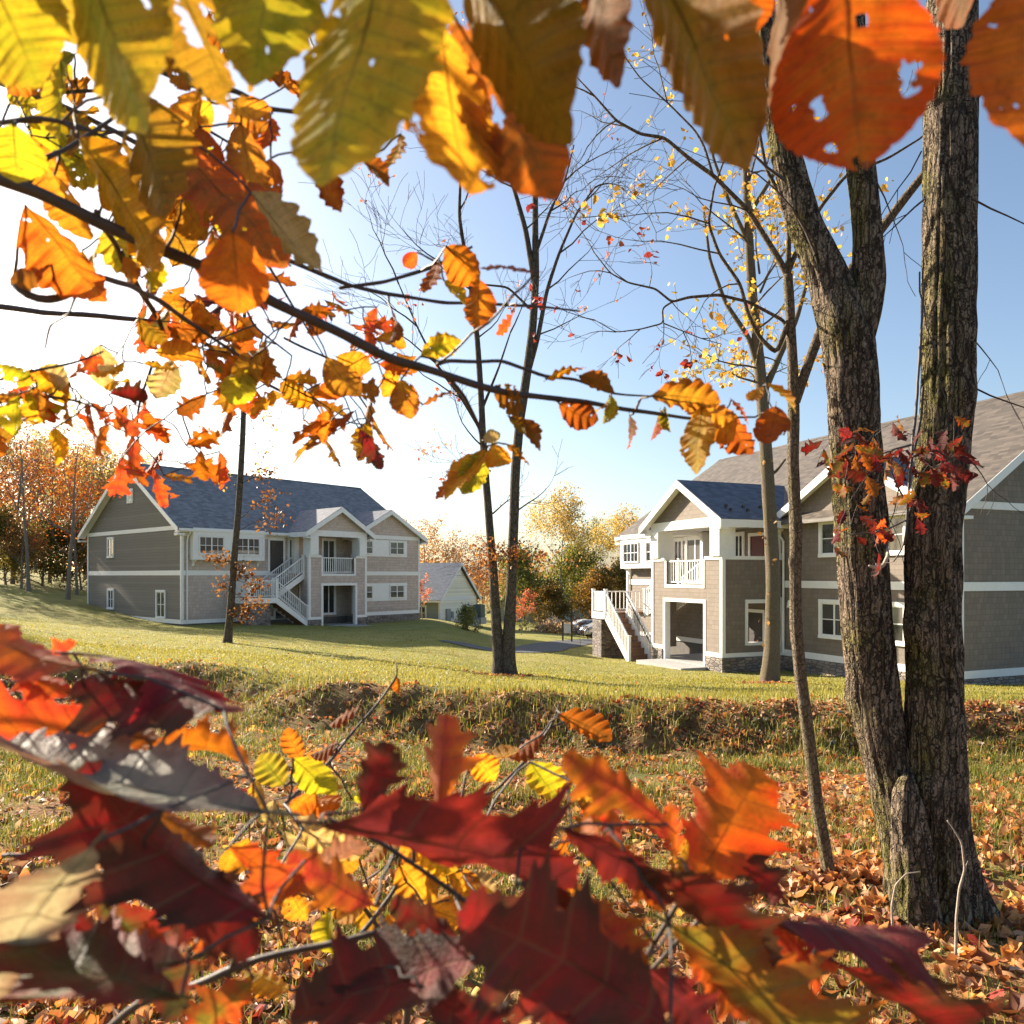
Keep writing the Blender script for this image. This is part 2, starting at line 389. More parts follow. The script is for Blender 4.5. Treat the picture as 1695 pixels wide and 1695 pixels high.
def drape(name, pts, widths, mat, lift=.05, label=None):
    """a strip of paving laid over the terrain along a centre line"""
    P_ = []
    for (x0, y0), (x1, y1) in zip(pts[:-1], pts[1:]):
        for k in range(10): P_.append((x0 + (x1 - x0) * k / 10, y0 + (y1 - y0) * k / 10))
    P_.append(pts[-1]); P_ = np.array(P_); W = np.interp(np.linspace(0, 1, len(P_)), np.linspace(0, 1, len(widths)), widths)
    for _ in range(4): P_[1:-1] = (P_[:-2] + P_[1:-1] * 2 + P_[2:]) / 4
    T = np.gradient(P_, axis=0); T /= np.linalg.norm(T, axis=1)[:, None]; Nn = np.stack([-T[:, 1], T[:, 0]], 1)
    rows = []
    for s in np.linspace(-1, 1, 9):
        q = P_ + Nn * (W[:, None] * s / 2); z = ground_z(q[:, 0], q[:, 1]) + lift
        rows.append(np.stack([q[:, 0], q[:, 1], z], 1))
    V = np.stack(rows, 1); n, m = V.shape[:2]; idx = np.arange(n * m).reshape(n, m)
    f = np.stack([idx[:-1, :-1].ravel(), idx[:-1, 1:].ravel(), idx[1:, 1:].ravel(), idx[1:, :-1].ravel()], 1)
    return tag(mesh_obj(name, np_mesh(name, V.reshape(-1, 3), f, mat, True)), label, kind="structure")
def xy(px, d): return ((px - CX) / F * d, d)
drape("path", [xy(745, 38), xy(800, 36.5), xy(850, 36), xy(885, 39), xy(915, 44), xy(955, 51), xy(1010, 58), xy(1080, 62)], [2.0, 2.2, 2.6, 2.6, 2.4, 2.4, 2.4, 2.4], M['asphalt'], .03, "grey asphalt path curving across the lawn")
drape("parking_lot", [xy(955, 64), xy(1150, 66)], [9, 9], M['asphalt'], .06, "asphalt parking area behind the sign")
# ------------------------------------------------------------------ buildings (local frame: u along the front, v inwards, z up)
def window(par, wall, u, z, w, h, cols=2, rows=2, trim=.10, v=0., label=None):
    """wall: 'front' at plane v (faces -v) or 'end0' (u = u plane facing -u) or 'end1'; u/z give the centre"""
    fr = MB(); sa = MB(); gl = MB()
    def bx(mb, a0, a1, b0, b1, z0, z1):          # a along the wall, b outwards
        if wall == 'front': mb.box(a0, a1, v - b1, v - b0, z0, z1)
        elif wall == 'end0': mb.box(v - b1, v - b0, a0, a1, z0, z1)
        else: mb.box(v + b0, v + b1, a0, a1, z0, z1)
    a0, a1, z0, z1 = u - w / 2, u + w / 2, z - h / 2, z + h / 2
    bx(fr, a0 - trim, a1 + trim, 0.002, .075, z1, z1 + trim * 1.15)
    bx(fr, a0 - trim, a1 + trim, 0.002, .095, z0 - trim, z0)
    bx(fr, a0 - trim, a0, 0.002, .07, z0, z1); bx(fr, a1, a1 + trim, 0.002, .07, z0, z1)
    m = .035
    bx(sa, a0, a1, .012, .045, z1 - m, z1); bx(sa, a0, a1, .012, .045, z0, z0 + m)
    bx(sa, a0, a0 + m, .012, .045, z0 + m, z1 - m); bx(sa, a1 - m, a1, .012, .045, z0 + m, z1 - m)
    for i in range(1, cols):
        x = a0 + (a1 - a0) * i / cols; ww = .035 if cols == 2 or i == cols // 2 else .014
        bx(sa, x - ww, x + ww, .014, .042, z0 + m, z1 - m)
    for i in range(1, rows):
        y = z0 + (z1 - z0) * i / rows; bx(sa, a0 + m, a1 - m, .016, .038, y - .016, y + .016)
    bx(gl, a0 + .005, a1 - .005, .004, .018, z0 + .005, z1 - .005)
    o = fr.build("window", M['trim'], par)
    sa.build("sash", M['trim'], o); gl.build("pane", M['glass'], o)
    return o

def door(par, u, z0, v, mat, w=.95, h=2.05, side=None):
    fr = MB(); fr.box(u - w / 2 - .12, u - w / 2, v - .07, v - .002, z0 + .003, z0 + h); fr.box(u + w / 2, u + w / 2 + .12, v - .07, v - .002, z0 + .003, z0 + h)
    fr.box(u - w / 2 - .12, u + w / 2 + .12, v - .08, v - .002, z0 + h, z0 + h + .14)
    f = fr.build("door_frame", M['trim'], par)
    d = MB(); d.box(u - w / 2, u + w / 2, v - .035, v - .003, z0 + .003, z0 + h)
    for zz in (.25, 1.15): d.box(u - w * .36, u + w * .36, v - .045, v - .035, z0 + zz, z0 + zz + .7)
    do = d.build("door", mat, par)
    MB().tube([(u + w * .38, v - .10, z0 + 1.0), (u + w * .38, v - .035, z0 + 1.0)], .03, 8).build("door_handle", M['galv'], do)

def railing(par, a, b, n, rail_h=.95, gap=.10, post0=True, post1=True, name="railing", parts=None):
    """white baluster railing between base points a and b (may slope)"""
    a = Vector(a); b = Vector(b); up = Vector((0, 0, 1)); m = MB()
    m.bar(a + up * gap, b + up * gap, .05, .05); m.bar(a + up * rail_h, b + up * rail_h, .07, .06)
    for i in range(1, n):
        p = a.lerp(b, i / n); m.bar(p + up * (gap + .025), p + up * (rail_h - .03), .034, .034, (0, 1, 0))
    o = m.build(name, M['rail'], par)
    for flag, p in ((post0, a), (post1, b)):
        if flag:
            q = MB(); q.box(p.x - .065, p.x + .065, p.y - .065, p.y + .065, p.z - .25, p.z + rail_h + .10); q.box(p.x - .085, p.x + .085, p.y - .085, p.y + .085, p.z + rail_h + .10, p.z + rail_h + .14)
            q.build("newel_post", M['rail'], o)
    return o

def slope_roof(mb, a, b, thick=.16):
    """a, b: two edges (pairs of points) eave and ridge; a slab between them"""
    p = [Vector(a[0]), Vector(a[1]), Vector(b[1]), Vector(b[0])]
    mb.prism(p, (0, 0, -thick))

def gable_roof_front(par, u0, u1, vfront, vback, ze, zr, over=.38, name="porch_roof", mat='roof_y'):
    """a small gable that faces the front; ridge runs inwards"""
    uc = (u0 + u1) / 2; sl = (zr - ze) / (uc - u0); dz = over * sl; vf = vfront - .40
    r = MB()
    slope_roof(r, [(u0 - over, vf, ze - dz + .14), (u0 - over, vback, ze - dz + .14)], [(uc, vf, zr + .14), (uc, vback, zr + .14)], .12)
    slope_roof(r, [(u1 + over, vf, ze - dz + .14), (u1 + over, vback, ze - dz + .14)], [(uc + .001, vf, zr + .141), (uc + .001, vback, zr + .141)], .12)
    o = r.build(name, M[mat], par)
    k = MB()                                                     # rake boards, returns and eave boards
    for s, ue in ((1, u0 - over), (-1, u1 + over)):
        zz = ze - dz
        k.prism([(ue, vf - .03, zz + .12), (uc, vf - .03, zr + .12), (uc, vf - .03, zr - .20), (ue, vf - .03, zz - .20)], (0, .045, 0))
        k.prism([(ue, vf + .017, zz - .03), (uc, vf + .017, zr - .03), (uc, vf + .017, zr - .06), (ue, vf + .017, zz - .06)], (0, vfront - vf - .02, 0))
        k.box(min(ue, ue + s * .46), max(ue, ue + s * .46), vf - .028, vf + .40, zz - .28, zz - .205)
        k.box(min(ue - s * .035, ue), max(ue - s * .035, ue), vf - .02, vback - .5 if vback < 1.5 else 1.0, zz - .20, zz + .10)
    k.build("rake_board", M['trim'], o)
    return o

def apartment(name, O, U, L, W, He, ridge, walls_front, walls_end, label, pu, pp, su_sp, bay, landing, wins_end0, wins_sec, stone_from, depth_found, low_open, doors, extra, roofm='roof_x'):
    ang = math.atan2(U[1], U[0])
    B = empty(name, O, label, "apartment building", None, ang)
    pu0, pu1 = pu; sp = su_sp; fw = M[walls_front]; ew = M[walls_end]; T = M['trim']
    # --- walls
    w = MB(); w.quad((0, 0, 0), (pu1, 0, 0), (pu1, 0, He), (0, 0, He))
    w.build("front_wall", fw, B)
    w = MB(); w.quad((pu1, -sp, 0), (L, -sp, 0), (L, -sp, He), (pu1, -sp, He))
    uG = extra.get('gable_end', L); uc = (pu1 + uG) / 2; sec_rise = (uG - pu1) / 2 * .56
    w.quad((pu1 - .0, -sp, He), (uG, -sp, He), (uc, -sp, He + sec_rise))
    if sp > .05: w.quad((pu1, 0, 0), (pu1, -sp, 0), (pu1, -sp, He), (pu1, 0, He))
    w.build("bay_wall", fw, B)
    w = MB(); w.quad((0, W, 0), (0, 0, 0), (0, 0, He), (0, W / 2, ridge - .12), (0, W, He))
    w.build("gable_wall", ew, B)
    w = MB(); w.quad((L, -sp, 0), (L, W, 0), (L, W, He), (L, W / 2, ridge - .12), (L, 0, He), (L, -sp, He)); w.build("gable_wall", ew, B)
    w = MB(); w.quad((L, W, 0), (0, W, 0), (0, W, He), (L, W, He)); w.build("back_wall", ew, B)
    # --- foundation and stone skirt
    fo = MB(); fo.box(.03, L - .03, .03, W - .03, -depth_found, -.002); fo.build("foundation", M['found'], B)
    st = MB(); st.box(pu1 - .02, L + .05, -sp - .06, .02, -depth_found, -.003); st.build("stone_skirt", M['stone'], B)
    if stone_from < pu0:
        st = MB(); st.box(L - .1, L + .06, .021, W, -depth_found, -.003); st.build("stone_skirt", M['stone'], B)
    # --- main roof
    ov = .5; oe = .45; sl = (ridge - He) / (W / 2); ez = He - ov * sl
    r = MB()
    slope_roof(r, [(-oe, -ov, ez + .16), (L + oe, -ov, ez + .16)], [(-oe, W / 2, ridge + .16), (L + oe, W / 2, ridge + .16)], .14)
    slope_roof(r, [(-oe, W + ov, ez + .16), (L + oe, W + ov, ez + .16)], [(-oe, W / 2 + .001, ridge + .161), (L + oe, W / 2 + .001, ridge + .161)], .14)
    R_ = r.build("roof", M[roofm], B)
    cap = MB(); cap.prism([(-oe, W / 2 - .16, ridge + .16 - .16 * sl + .012), (-oe, W / 2, ridge + .185), (-oe, W / 2 + .16, ridge + .16 - .16 * sl + .012)], (L + 2 * oe, 0, 0)); cap.build("ridge_cap", M[roofm], R_)
    for ue, s in ((-oe, 1), (L + oe, -1)):
        k = MB()
        for v0, v1 in ((-ov, W / 2), (W + ov, W / 2)):
            k.prism([(ue - s * .03, v0, ez + .15), (ue - s * .03, v1, ridge + .15), (ue - s * .03, v1, ridge - .16), (ue - s * .03, v0, ez - .16)], (s * .04, 0, 0))
            k.prism([(ue + s * .012, v0, ez + .0), (ue + s * .012, v1, ridge + .0), (ue + s * .012, v1, ridge - .03), (ue + s * .012, v0, ez - .03)], (s * (oe - .014), 0, 0))
            k.box(min(ue - s * .028, ue + s * .40), max(ue - s * .028, ue + s * .40), min(v0, v0 + (.42 if v0 < 0 else -.42)), max(v0, v0 + (.42 if v0 < 0 else -.42)), ez - .26, ez - .165)
        k.build("rake_board", T, R_)
    g = MB()
    for (a, b) in ((-oe + .05, pu0 - .42), ):
        g.box(a, b, -ov - .10, -ov, ez - .02, ez + .12); g.box(a, b, -ov, 0, ez - .07, ez - .021); g.box(a, b, -.03, -.002, ez - .28, ez - .071)
    g.build("gutter", T, B)
    # --- bands, corner boards
    t = MB()
    t.box(.0, pu0 - .3, -.03, -.002, 2.74, 3.02); t.box(0, pu0 - .3, -.035, -.002, 0, .22)
    t.build("trim_band", T, B); t = MB()
    t.box(pu1 + .11, L - .11, -sp - .03, -sp - .002, 2.74, 3.02); t.box(pu1, L, -sp - .04, -sp - .002, 0, .24)
    t.box(pu1 + .11, L - .11, -sp - .032, -sp - .002, He - .28, He - .02)
    t.build("trim_band", T, B)
    for ue, s in ((0, -1), (L, 1)):
        vs = -sp if s > 0 else 0
        t = MB(); x0, x1 = min(ue + s * .002, ue + s * .03), max(ue + s * .002, ue + s * .03)
        t.box(x0, x1, vs + .11, W - .11, 2.74, 3.02); t.box(min(ue + s * .002, ue + s * .045), max(ue + s * .002, ue + s * .045), vs, W, 0, .24); t.box(x0, x1, vs + .11, W - .11, He - .22, He + .02)
        t.build("trim_band", T, B)
    for (u, v) in ((0, 0), (L, -sp), (0, W), (L, W)):
        su = 1 if u == 0 else -1; sv = 1 if v < W / 2 else -1
        t = MB(); t.box(min(u - su * .035, u + su * .11), max(u - su * .035, u + su * .11), min(v - sv * .035, v + sv * .11), max(v - sv * .035, v + sv * .11), .245, He - .01); t.build("corner_board", T, B)
    t = MB(); t.tube([(.30, -.52, ez), (.30, -.12, ez - .35), (.28, -.09, ez - .6), (.28, -.09, .1)], .045, 8); t.build("downspout", T, B)
    t = MB(); t.tube([(pu1 - .16, -sp - .12, ez - .2), (pu1 + .14, -sp - .09, ez - .6), (pu1 + .14, -sp - .09, .1)], .045, 8); t.build("downspout", T, B)
    # --- gable section roof
    gable_roof_front(B, pu1, uG, -sp, 3.0, He, He + sec_rise, .40, "gable_roof")
    # --- windows
    for (v, z, ww, hh, c, rr) in wins_end0: window(B, 'end0', v, z, ww, hh, c, rr, v=0.)
    vt = MB(); vt.box(-.06, -.003, W / 2 - .42, W / 2 + .42, ridge - 2.35, ridge - 1.45)
    for k in range(6): vt.box(-.085, -.06, W / 2 - .34, W / 2 + .34, ridge - 2.27 + k * .125, ridge - 2.21 + k * .125)
    vt.build("gable_vent", T, B)
    for (u0, u1, z0, z1, cu, wz, ww, hh, panel) in wins_sec:
        if panel:
            t = MB(); t.box(u0, u1, -sp - .028, -sp - .002, z0, z1); t.build("window_panel", T, B)
            for c in cu: window(B, 'front', c, wz, ww, hh, 2, 2, .04, v=-sp - .028)
        else:
            for c in cu: window(B, 'front', c, wz, ww, hh, 2, 2, .13, v=-sp)
    # --- projecting window box on the upper floor
    b0, b1 = bay
    t = MB(); t.box(b0, b1, -.50, -.002, 3.62, He - .12)
    t.box(b0 - .03, b1 + .03, -.53, -.50, 3.62, 3.86); t.box(b0 - .03, b1 + .03, -.53, -.50, 4.02 + 1.02, He - .12)
    for x in (b0 - .03, b1 - .09): t.box(x, x + .12, -.532, -.501, 3.861, 4.02 + 1.019)
    bx = t.build("window_box", T, B)
    bw = (b1 - b0)
    for c in (b0 + bw * .24, b1 - bw * .24): window(bx, 'front', c, 4.45, bw * .33, .98, 4, 2, .05, v=-.50)
    t = MB()
    for x in (b0 + .12, b1 - .24): t.prism([(x, -.45, 3.62), (x, -.003, 3.62), (x, -.003, 3.25), (x, -.10, 3.28), (x, -.16, 3.45)], (.12, 0, 0))
    t.build("bracket", T, bx)
    # --- portico
    vf = -pp; zf = 2.85; zr = 3.88; pc = (pu0 + pu1) / 2; th = .24
    l0, l1 = pu0 + low_open[0], pu0 + low_open[1]; n0, n1 = pu0 + low_open[2], pu0 + low_open[3]
    w = MB()
    w.box(pu0, l0, vf, vf + th, 0, 2.20); w.box(l1, pu1, vf, vf + th, 0, 2.20); w.box(pu0, pu1, vf, vf + th, 2.20, zf)
    w.box(pu0, n0, vf, vf + th, zf, zr); w.box(n1, pu1, vf, vf + th, zf, zr)
    w.quad((pu0, vf, He + .02), (pu1, vf, He + .02), (pc, vf, He + (pu1 - pu0) / 2 * .62 + .0))
    # right side wall, a window opening below
    vs0, vs1 = vf + th, -sp - .003; q0 = vs0 + (vs1 - vs0) * .36; q1 = vs1 - .02
    w.box(pu1 - th, pu1, vs0, q0, 0, zr); w.box(pu1 - th, pu1, q0, vs1, 2.2, zr); w.box(pu1 - th, pu1, q0, vs1, 0, .55)
    # left side wall below
    w.box(pu0, pu0 + th, vs0, vs0 + pp * .30, 0, zr); w.box(pu0, pu0 + th, vs0 + pp * .30, -.003, 2.45, zf)
    pw = w.build("portico_wall", fw, B)
    t = MB(); e = .022
    def frame_front(x0, x1, z0, z1, wd, bottom):
        t.box(x0 - wd, x0 + .002, vf - e, vf + th + .01, z0, z1 + wd); t.box(x1 - .002, x1 + wd, vf - e, vf + th + .01, z0, z1 + wd)
        t.box(x0 + .002, x1 - .002, vf - e, vf + th + .01, z1, z1 + wd)
        if bottom: t.box(x0 - wd, x1 + wd, vf - e - .004, vf + th + .012, z0 - wd, z0)
    frame_front(l0, l1, -depth_found * .9 if False else -.45, 2.1, .15, False)
    t.box(n0 - .13, n0 + .0, vf - e, vf + th + .01, zf + .001, zr); t.box(n1, n1 + .13, vf - e, vf + th + .01, zf + .001, zr); t.box(n0 - .13, n1 + .13, vf - e - .003, vf + th + .012, zf - .14, zf)
    t.box(pu0 - e - .01, n0 - .131, vf - e - .02, vf + th + .03, zr - .02, zr + .12); t.box(n1 + .131, pu1 + e + .01, vf - e - .02, vf + th + .03, zr - .02, zr + .12)
    t.box(pu1 - th - .03, pu1 + e + .012, vf + th + .031, vs1, zr - .02, zr + .122)
    for x in (pu0, pu1):
        s = 1 if x == pu0 else -1
        t.box(min(x - s * .03, x + s * .13), max(x - s * .03, x + s * .13), vf - .03, vf + .13, .15, zr - .021)
    t.box(pu0 - .035, l0 - .151, vf - .04, vf - .002, .0, .17); t.box(l1 + .151, pu1 + .035, vf - .04, vf - .002, 0, .17); t.box(pu1 + .002, pu1 + .035, vf + .0, vs1, 0, .17)
    # side opening frame
    t.box(pu1 - th - .01, pu1 + .03, q0 - .13, q0, .45, 2.25); t.box(pu1 - th - .01, pu1 + .03, q1 - .14, q1, .18, 2.35); t.box(pu1 - th - .01, pu1 + .03, q0, q1 - .141, .44, .56); t.box(pu1 - th - .01, pu1 + .032, q0 - .13, q1 - .141, 2.12, 2.27)
    t.build("portico_trim", T, pw)
    # header beams
    t = MB(); t.box(pu0 - .04, pu1 + .04, vf - .04, vf + .30, He - .36, He + .02)
    t.box(pu1 - .26, pu1 + .035, vf + .301, vs1, He - .36, He + .0); t.box(pu0 - .035, pu0 + .26, vf + .301, -.003, He - .36, He + .0)
    t.build("header_beam", T, B)
    # columns: paired panels at the outer corners, single at the wall
    for (cx, cy, wd) in ((pu0 + .34, vf + .2, .62), (pu1 - .34, vf + .2, .62), (pu1 - .14, vs1 - .22, .26), (pu0 + .16, -.24, .26)):
        c = MB(); zb = zr + .12 if cy < -1 or cx > pc else zf + .01
        h = wd / 2; zt = He - .362
        c.box(cx - h + .03, cx + h - .03, cy - .20, cy + .20, zb, zt)
        if wd > .4:
            for xx in (cx - h, cx + h - .19): c.box(xx, xx + .19, cy - .235, cy + .235, zb + .001, zt - .001)
            c.box(cx - h + .012, cx + h - .012, cy - .32, cy - .236, zb, zt); c.box(cx - h + .012, cx + h - .012, cy + .236, cy + .46, zb, zt)
        c.box(cx - h - .03, cx + h + .03, cy - .26, cy + .26, zt - .16, zt - .002); c.box(cx - h - .03, cx + h + .03, cy - .26, cy + .26, zb + .002, zb + .14)
        c.build("column", T, B)
    # floors, ceiling, stone plinths
    t = MB(); t.box(pu0 - .2, pu1 - .03, vf + .0, -.003, -.62, -.50 if False else -.42); t.box(l0 - .3, l1 + .3, vf - 1.3, vf, -.75, -.46); t.build("porch_slab", M['concrete'], B)
    t = MB(); t.box(pu0 + .01, pu1 - th - .002, vf + th + .002, -.004, zf - .25, zf - .03); t.build("upper_floor", M['concrete'], B)
    t = MB(); t.box(pu0 + .03, pu1 - .05, vf + .05, -.004, He - .365 + .003 + .08, He - .2); t.build("porch_ceiling", M['soffit'], B)
    t = MB(); t.box(l1 + .16, pu1 + .07, vf - .07, vf + th + .05, -depth_found, -.004); t.box(pu1 - th - .03, pu1 + .068, vf + th + .051, vs1 - .06, -depth_found, -.006); t.build("stone_plinth", M['stone'], B)
    t = MB(); t.box(pu0 - .07, l0 - .16, vf - .07, vf + th + .05, -depth_found, -.004); t.build("stone_plinth", M['stone'], B)
    railing(B, (n0 + .01, vf + th / 2, zf + .0), (n1 - .01, vf + th / 2, zf + .0), 15, 1.0, .10, False, False, "balcony_railing")
    gable_roof_front(B, pu0, pu1, vf, 3.4, He + .02, He + .02 + (pu1 - pu0) / 2 * .62, .42)
    for (kind, u, z, a, b2) in doors:
        if kind == 'red': door(B, u, z, -.0, M['red'])
        elif kind == 'dark': door(B, u, z, -.0, M['darkwood'])
        else: window(B, 'front', u, z, a, b2, 2, 1, .12, v=0.)
    # --- stairs
    lu0, lu1 = landing; zl = zf / 2; po = pp + extra.get('out', 0)
    S = MB(); S.box(lu0, lu1, -po + .05, -.25, zl - .12, zl); so = S.build("staircase", M['tread'], B)
    t = MB(); t.box(lu0 - .02, lu1 + .02, -po + .02, -po + .05, zl - .32, zl + .01); t.box(lu0 - .03, lu0, -po + .05, -.25, zl - .32, zl + .01); t.build("fascia_board", M['rail'], so)
    t = MB(); t.box(lu0, lu1 - .35, -po + .06, -1.55, -depth_found - .6, zl - .13); t.build("stone_pier", M['stone'], so)
    n = 8; ru = (pu0 - lu1); rise = zl / n; lo_end = lu1 + n * .285; vA0, vA1 = -1.48, -.28; vB0, vB1 = -po + .10, -po + 1.22
    down = (zl + extra['drop']) / n
    for i in range(n):                                             # treads: upper flight, then lower flight
        t = MB(); u0 = lu1 + ru * i / n; t.box(u0 - .02, u0 + ru / n + .02, vA0, vA1, zl + rise * (i + 1) - .04, zl + rise * (i + 1)); t.box(u0, u0 + .02, vA0, vA1, zl + rise * i, zl + rise * (i + 1) - .041)
        t.build("stair_step", M['tread'], so)
        t = MB(); u0 = lu1 + .285 * i; zz = zl - down * (i + 1); t.box(u0 - .02, u0 + .30, vB0, vB1, zz - .04, zz); t.box(u0 - .02, u0, vB0, vB1, zz, zz + down - .041); t.build("stair_step", M['tread'], so)
    t = MB()
    for vv in (vA0 - .05, vA1): t.prism([(lu1, vv, zl + .06), (pu0, vv, zf + .06), (pu0, vv, zf - .32), (lu1, vv, zl - .32)], (0, .05, 0))
    t.build("stringer", M['rail'], so)
    t = MB()
    for vv in (vB0 - .05, vB1): t.prism([(lu1, vv, zl + .06), (lo_end, vv, -extra['drop'] + .10), (lo_end, vv, -extra['drop'] - .22), (lu1, vv, zl - .32)], (0, .05, 0))
    t.build("stringer", M['rail'], so)
    railing(so, (lu1 + .05, vA0 - .02, zl + .05), (pu0 - .06, vA0 - .02, zf + .05), 16, .98, .12, True, True, "stair_railing")
    railing(so, (lu1 + .05, vA1 + .02, zl + .05), (pu0 - .06, vA1 + .02, zf + .05), 16, .98, .12, False, False, "stair_railing")
    railing(so, (lu1 + .05, vB0 - .02, zl + .03), (lo_end - .05, vB0 - .02, -extra['drop'] + .08), 16, .98, .12, True, True, "stair_railing")
    railing(so, (lu1 + .05, vB1 + .02, zl + .03), (lo_end - .05, vB1 + .02, -extra['drop'] + .08), 16, .98, .12, False, True, "stair_railing")
    railing(so, (lu0 + .06, vB0 - .02, zl), (lu1 - .02, vB0 - .02, zl), 14, 1.0, .10, True, False, "landing_railing")
    railing(so, (lu0 + .06, vB0 + .1, zl), (lu0 + .06, -.32, zl), 14, 1.0, .10, False, True, "landing_railing")
    t = MB(); a = Vector((lu1 + .05, vB1 - .04, zl + .88)); b = Vector((lo_end - .1, vB1 - .04, -extra['drop'] + .92)); t.tube([a, b, b + Vector((.12, .0, -.12))], .022, 8); t.build("handrail", M['black'], so)
    t = MB(); a = Vector((lu1 + .05, vA0 + .04, zl + .9)); b = Vector((pu0 - .1, vA0 + .04, zf + .92)); t.tube([a, b], .022, 8); t.build("handrail", M['black'], so)
    return B

_s = 42.4
apartment("apartment_building", (-.4376 * _s, _s, EYE - 2.72), (.648, .762), 17.3, 13.2, 5.55, 9.55, 'shingle_warm', 'lap',
    "tan two storey apartment house with grey lap sided gable end, behind the slim oak",
    (7.0, 11.45), 2.0, .75, (.45, 4.85), (2.95, 4.75),
    [(9.46, 4.52, .80, 1.12, 2, 2), (9.46, 1.22, .80, 1.12, 2, 2), (2.47, 1.05, 1.0, 1.45, 2, 2)],
    [(11.6, 16.1, 4.05, 5.2, (12.3, 15.15), 4.66, 1.25, .86, True), (11.6, 16.1, .98, 2.2, (12.3, 15.15), 1.6, 1.25, .86, True)],
    11.0, .75, (1.05, 3.55, 1.05, 3.45), [('dark', 6.0, 2.86, 0, 0), ('win', 7.2, 4.0, .55, 2.0), ('win', 9.9, 4.0, .9, 2.1), ('dark', 8.2, .02, 0, 0), ('win', 9.9, 1.2, .9, 1.9), ('dark', 6.4, .02, 0, 0)], dict(drop=.25), 'roof_grey')
_L = 20.0
apartment("apartment_building", (13.97 - .378 * _L, 23.5 + .926 * _L, EYE - 3.22), (.378, -.926), _L, 13.2, 5.55, 9.95, 'shingle_brown', 'shingle_brown',
    "brown shingled apartment house with sunlit portico and blue porch roof, behind the thick mossy trunks",
    (7.2, 12.2), 3.0, .012, (.2, 4.6), (2.9, 4.15),
    [(9.4, 4.52, .85, 1.15, 2, 2), (2.5, 1.2, .85, 1.15, 2, 2)],
    [(0, 0, 0, 0, (14.95, 17.35), 4.62, 1.25, 1.15, False), (0, 0, 0, 0, (14.95, 17.35), 1.58, 1.25, 1.2, False)],
    4.0, 1.1, (1.05, 3.80, 1.15, 3.75), [('win', 6.3, 4.0, 1.3, 2.1), ('win', 4.9, 4.3, .6, 1.3), ('red', 10.75, 2.86, 0, 0), ('dark', 10.6, -.40, 0, 0), ('win', 8.6, 1.25, 1.6, 1.6), ('win', 9.5, 4.0, .5, 2.0)], dict(drop=.72, gable_end=19.25, out=.80))

# small details on the brown house: wall lamp, snow guards
def building_extras():
    B = [o for o in COL.objects if o.name.startswith("apartment_building") and o.parent is None]
    b = B[1]
    t = MB(); t.prism([(12.75, -.30, 1.95), (13.05, -.30, 1.95), (12.98, -.30, 2.25), (12.82, -.30, 2.25)], (0, .25, 0)); t.box(12.84, 12.96, -.05, -.013, 2.0, 2.3); t.build("wall_lamp", M['trim'], b)
    z0 = 5.57; sl = .62
    for i in range(3):
        for k in range(2):
            t = MB(); v = -2.5 + i * .85; u = 12.2 + .42 - .55 - k * .28; z = z0 + (12.2 - u) * sl + .16
            t.box(u - .05, u + .05, v - .05, v + .05, z, z + .09); t.build("snow_guard", M['black'], b)
building_extras()

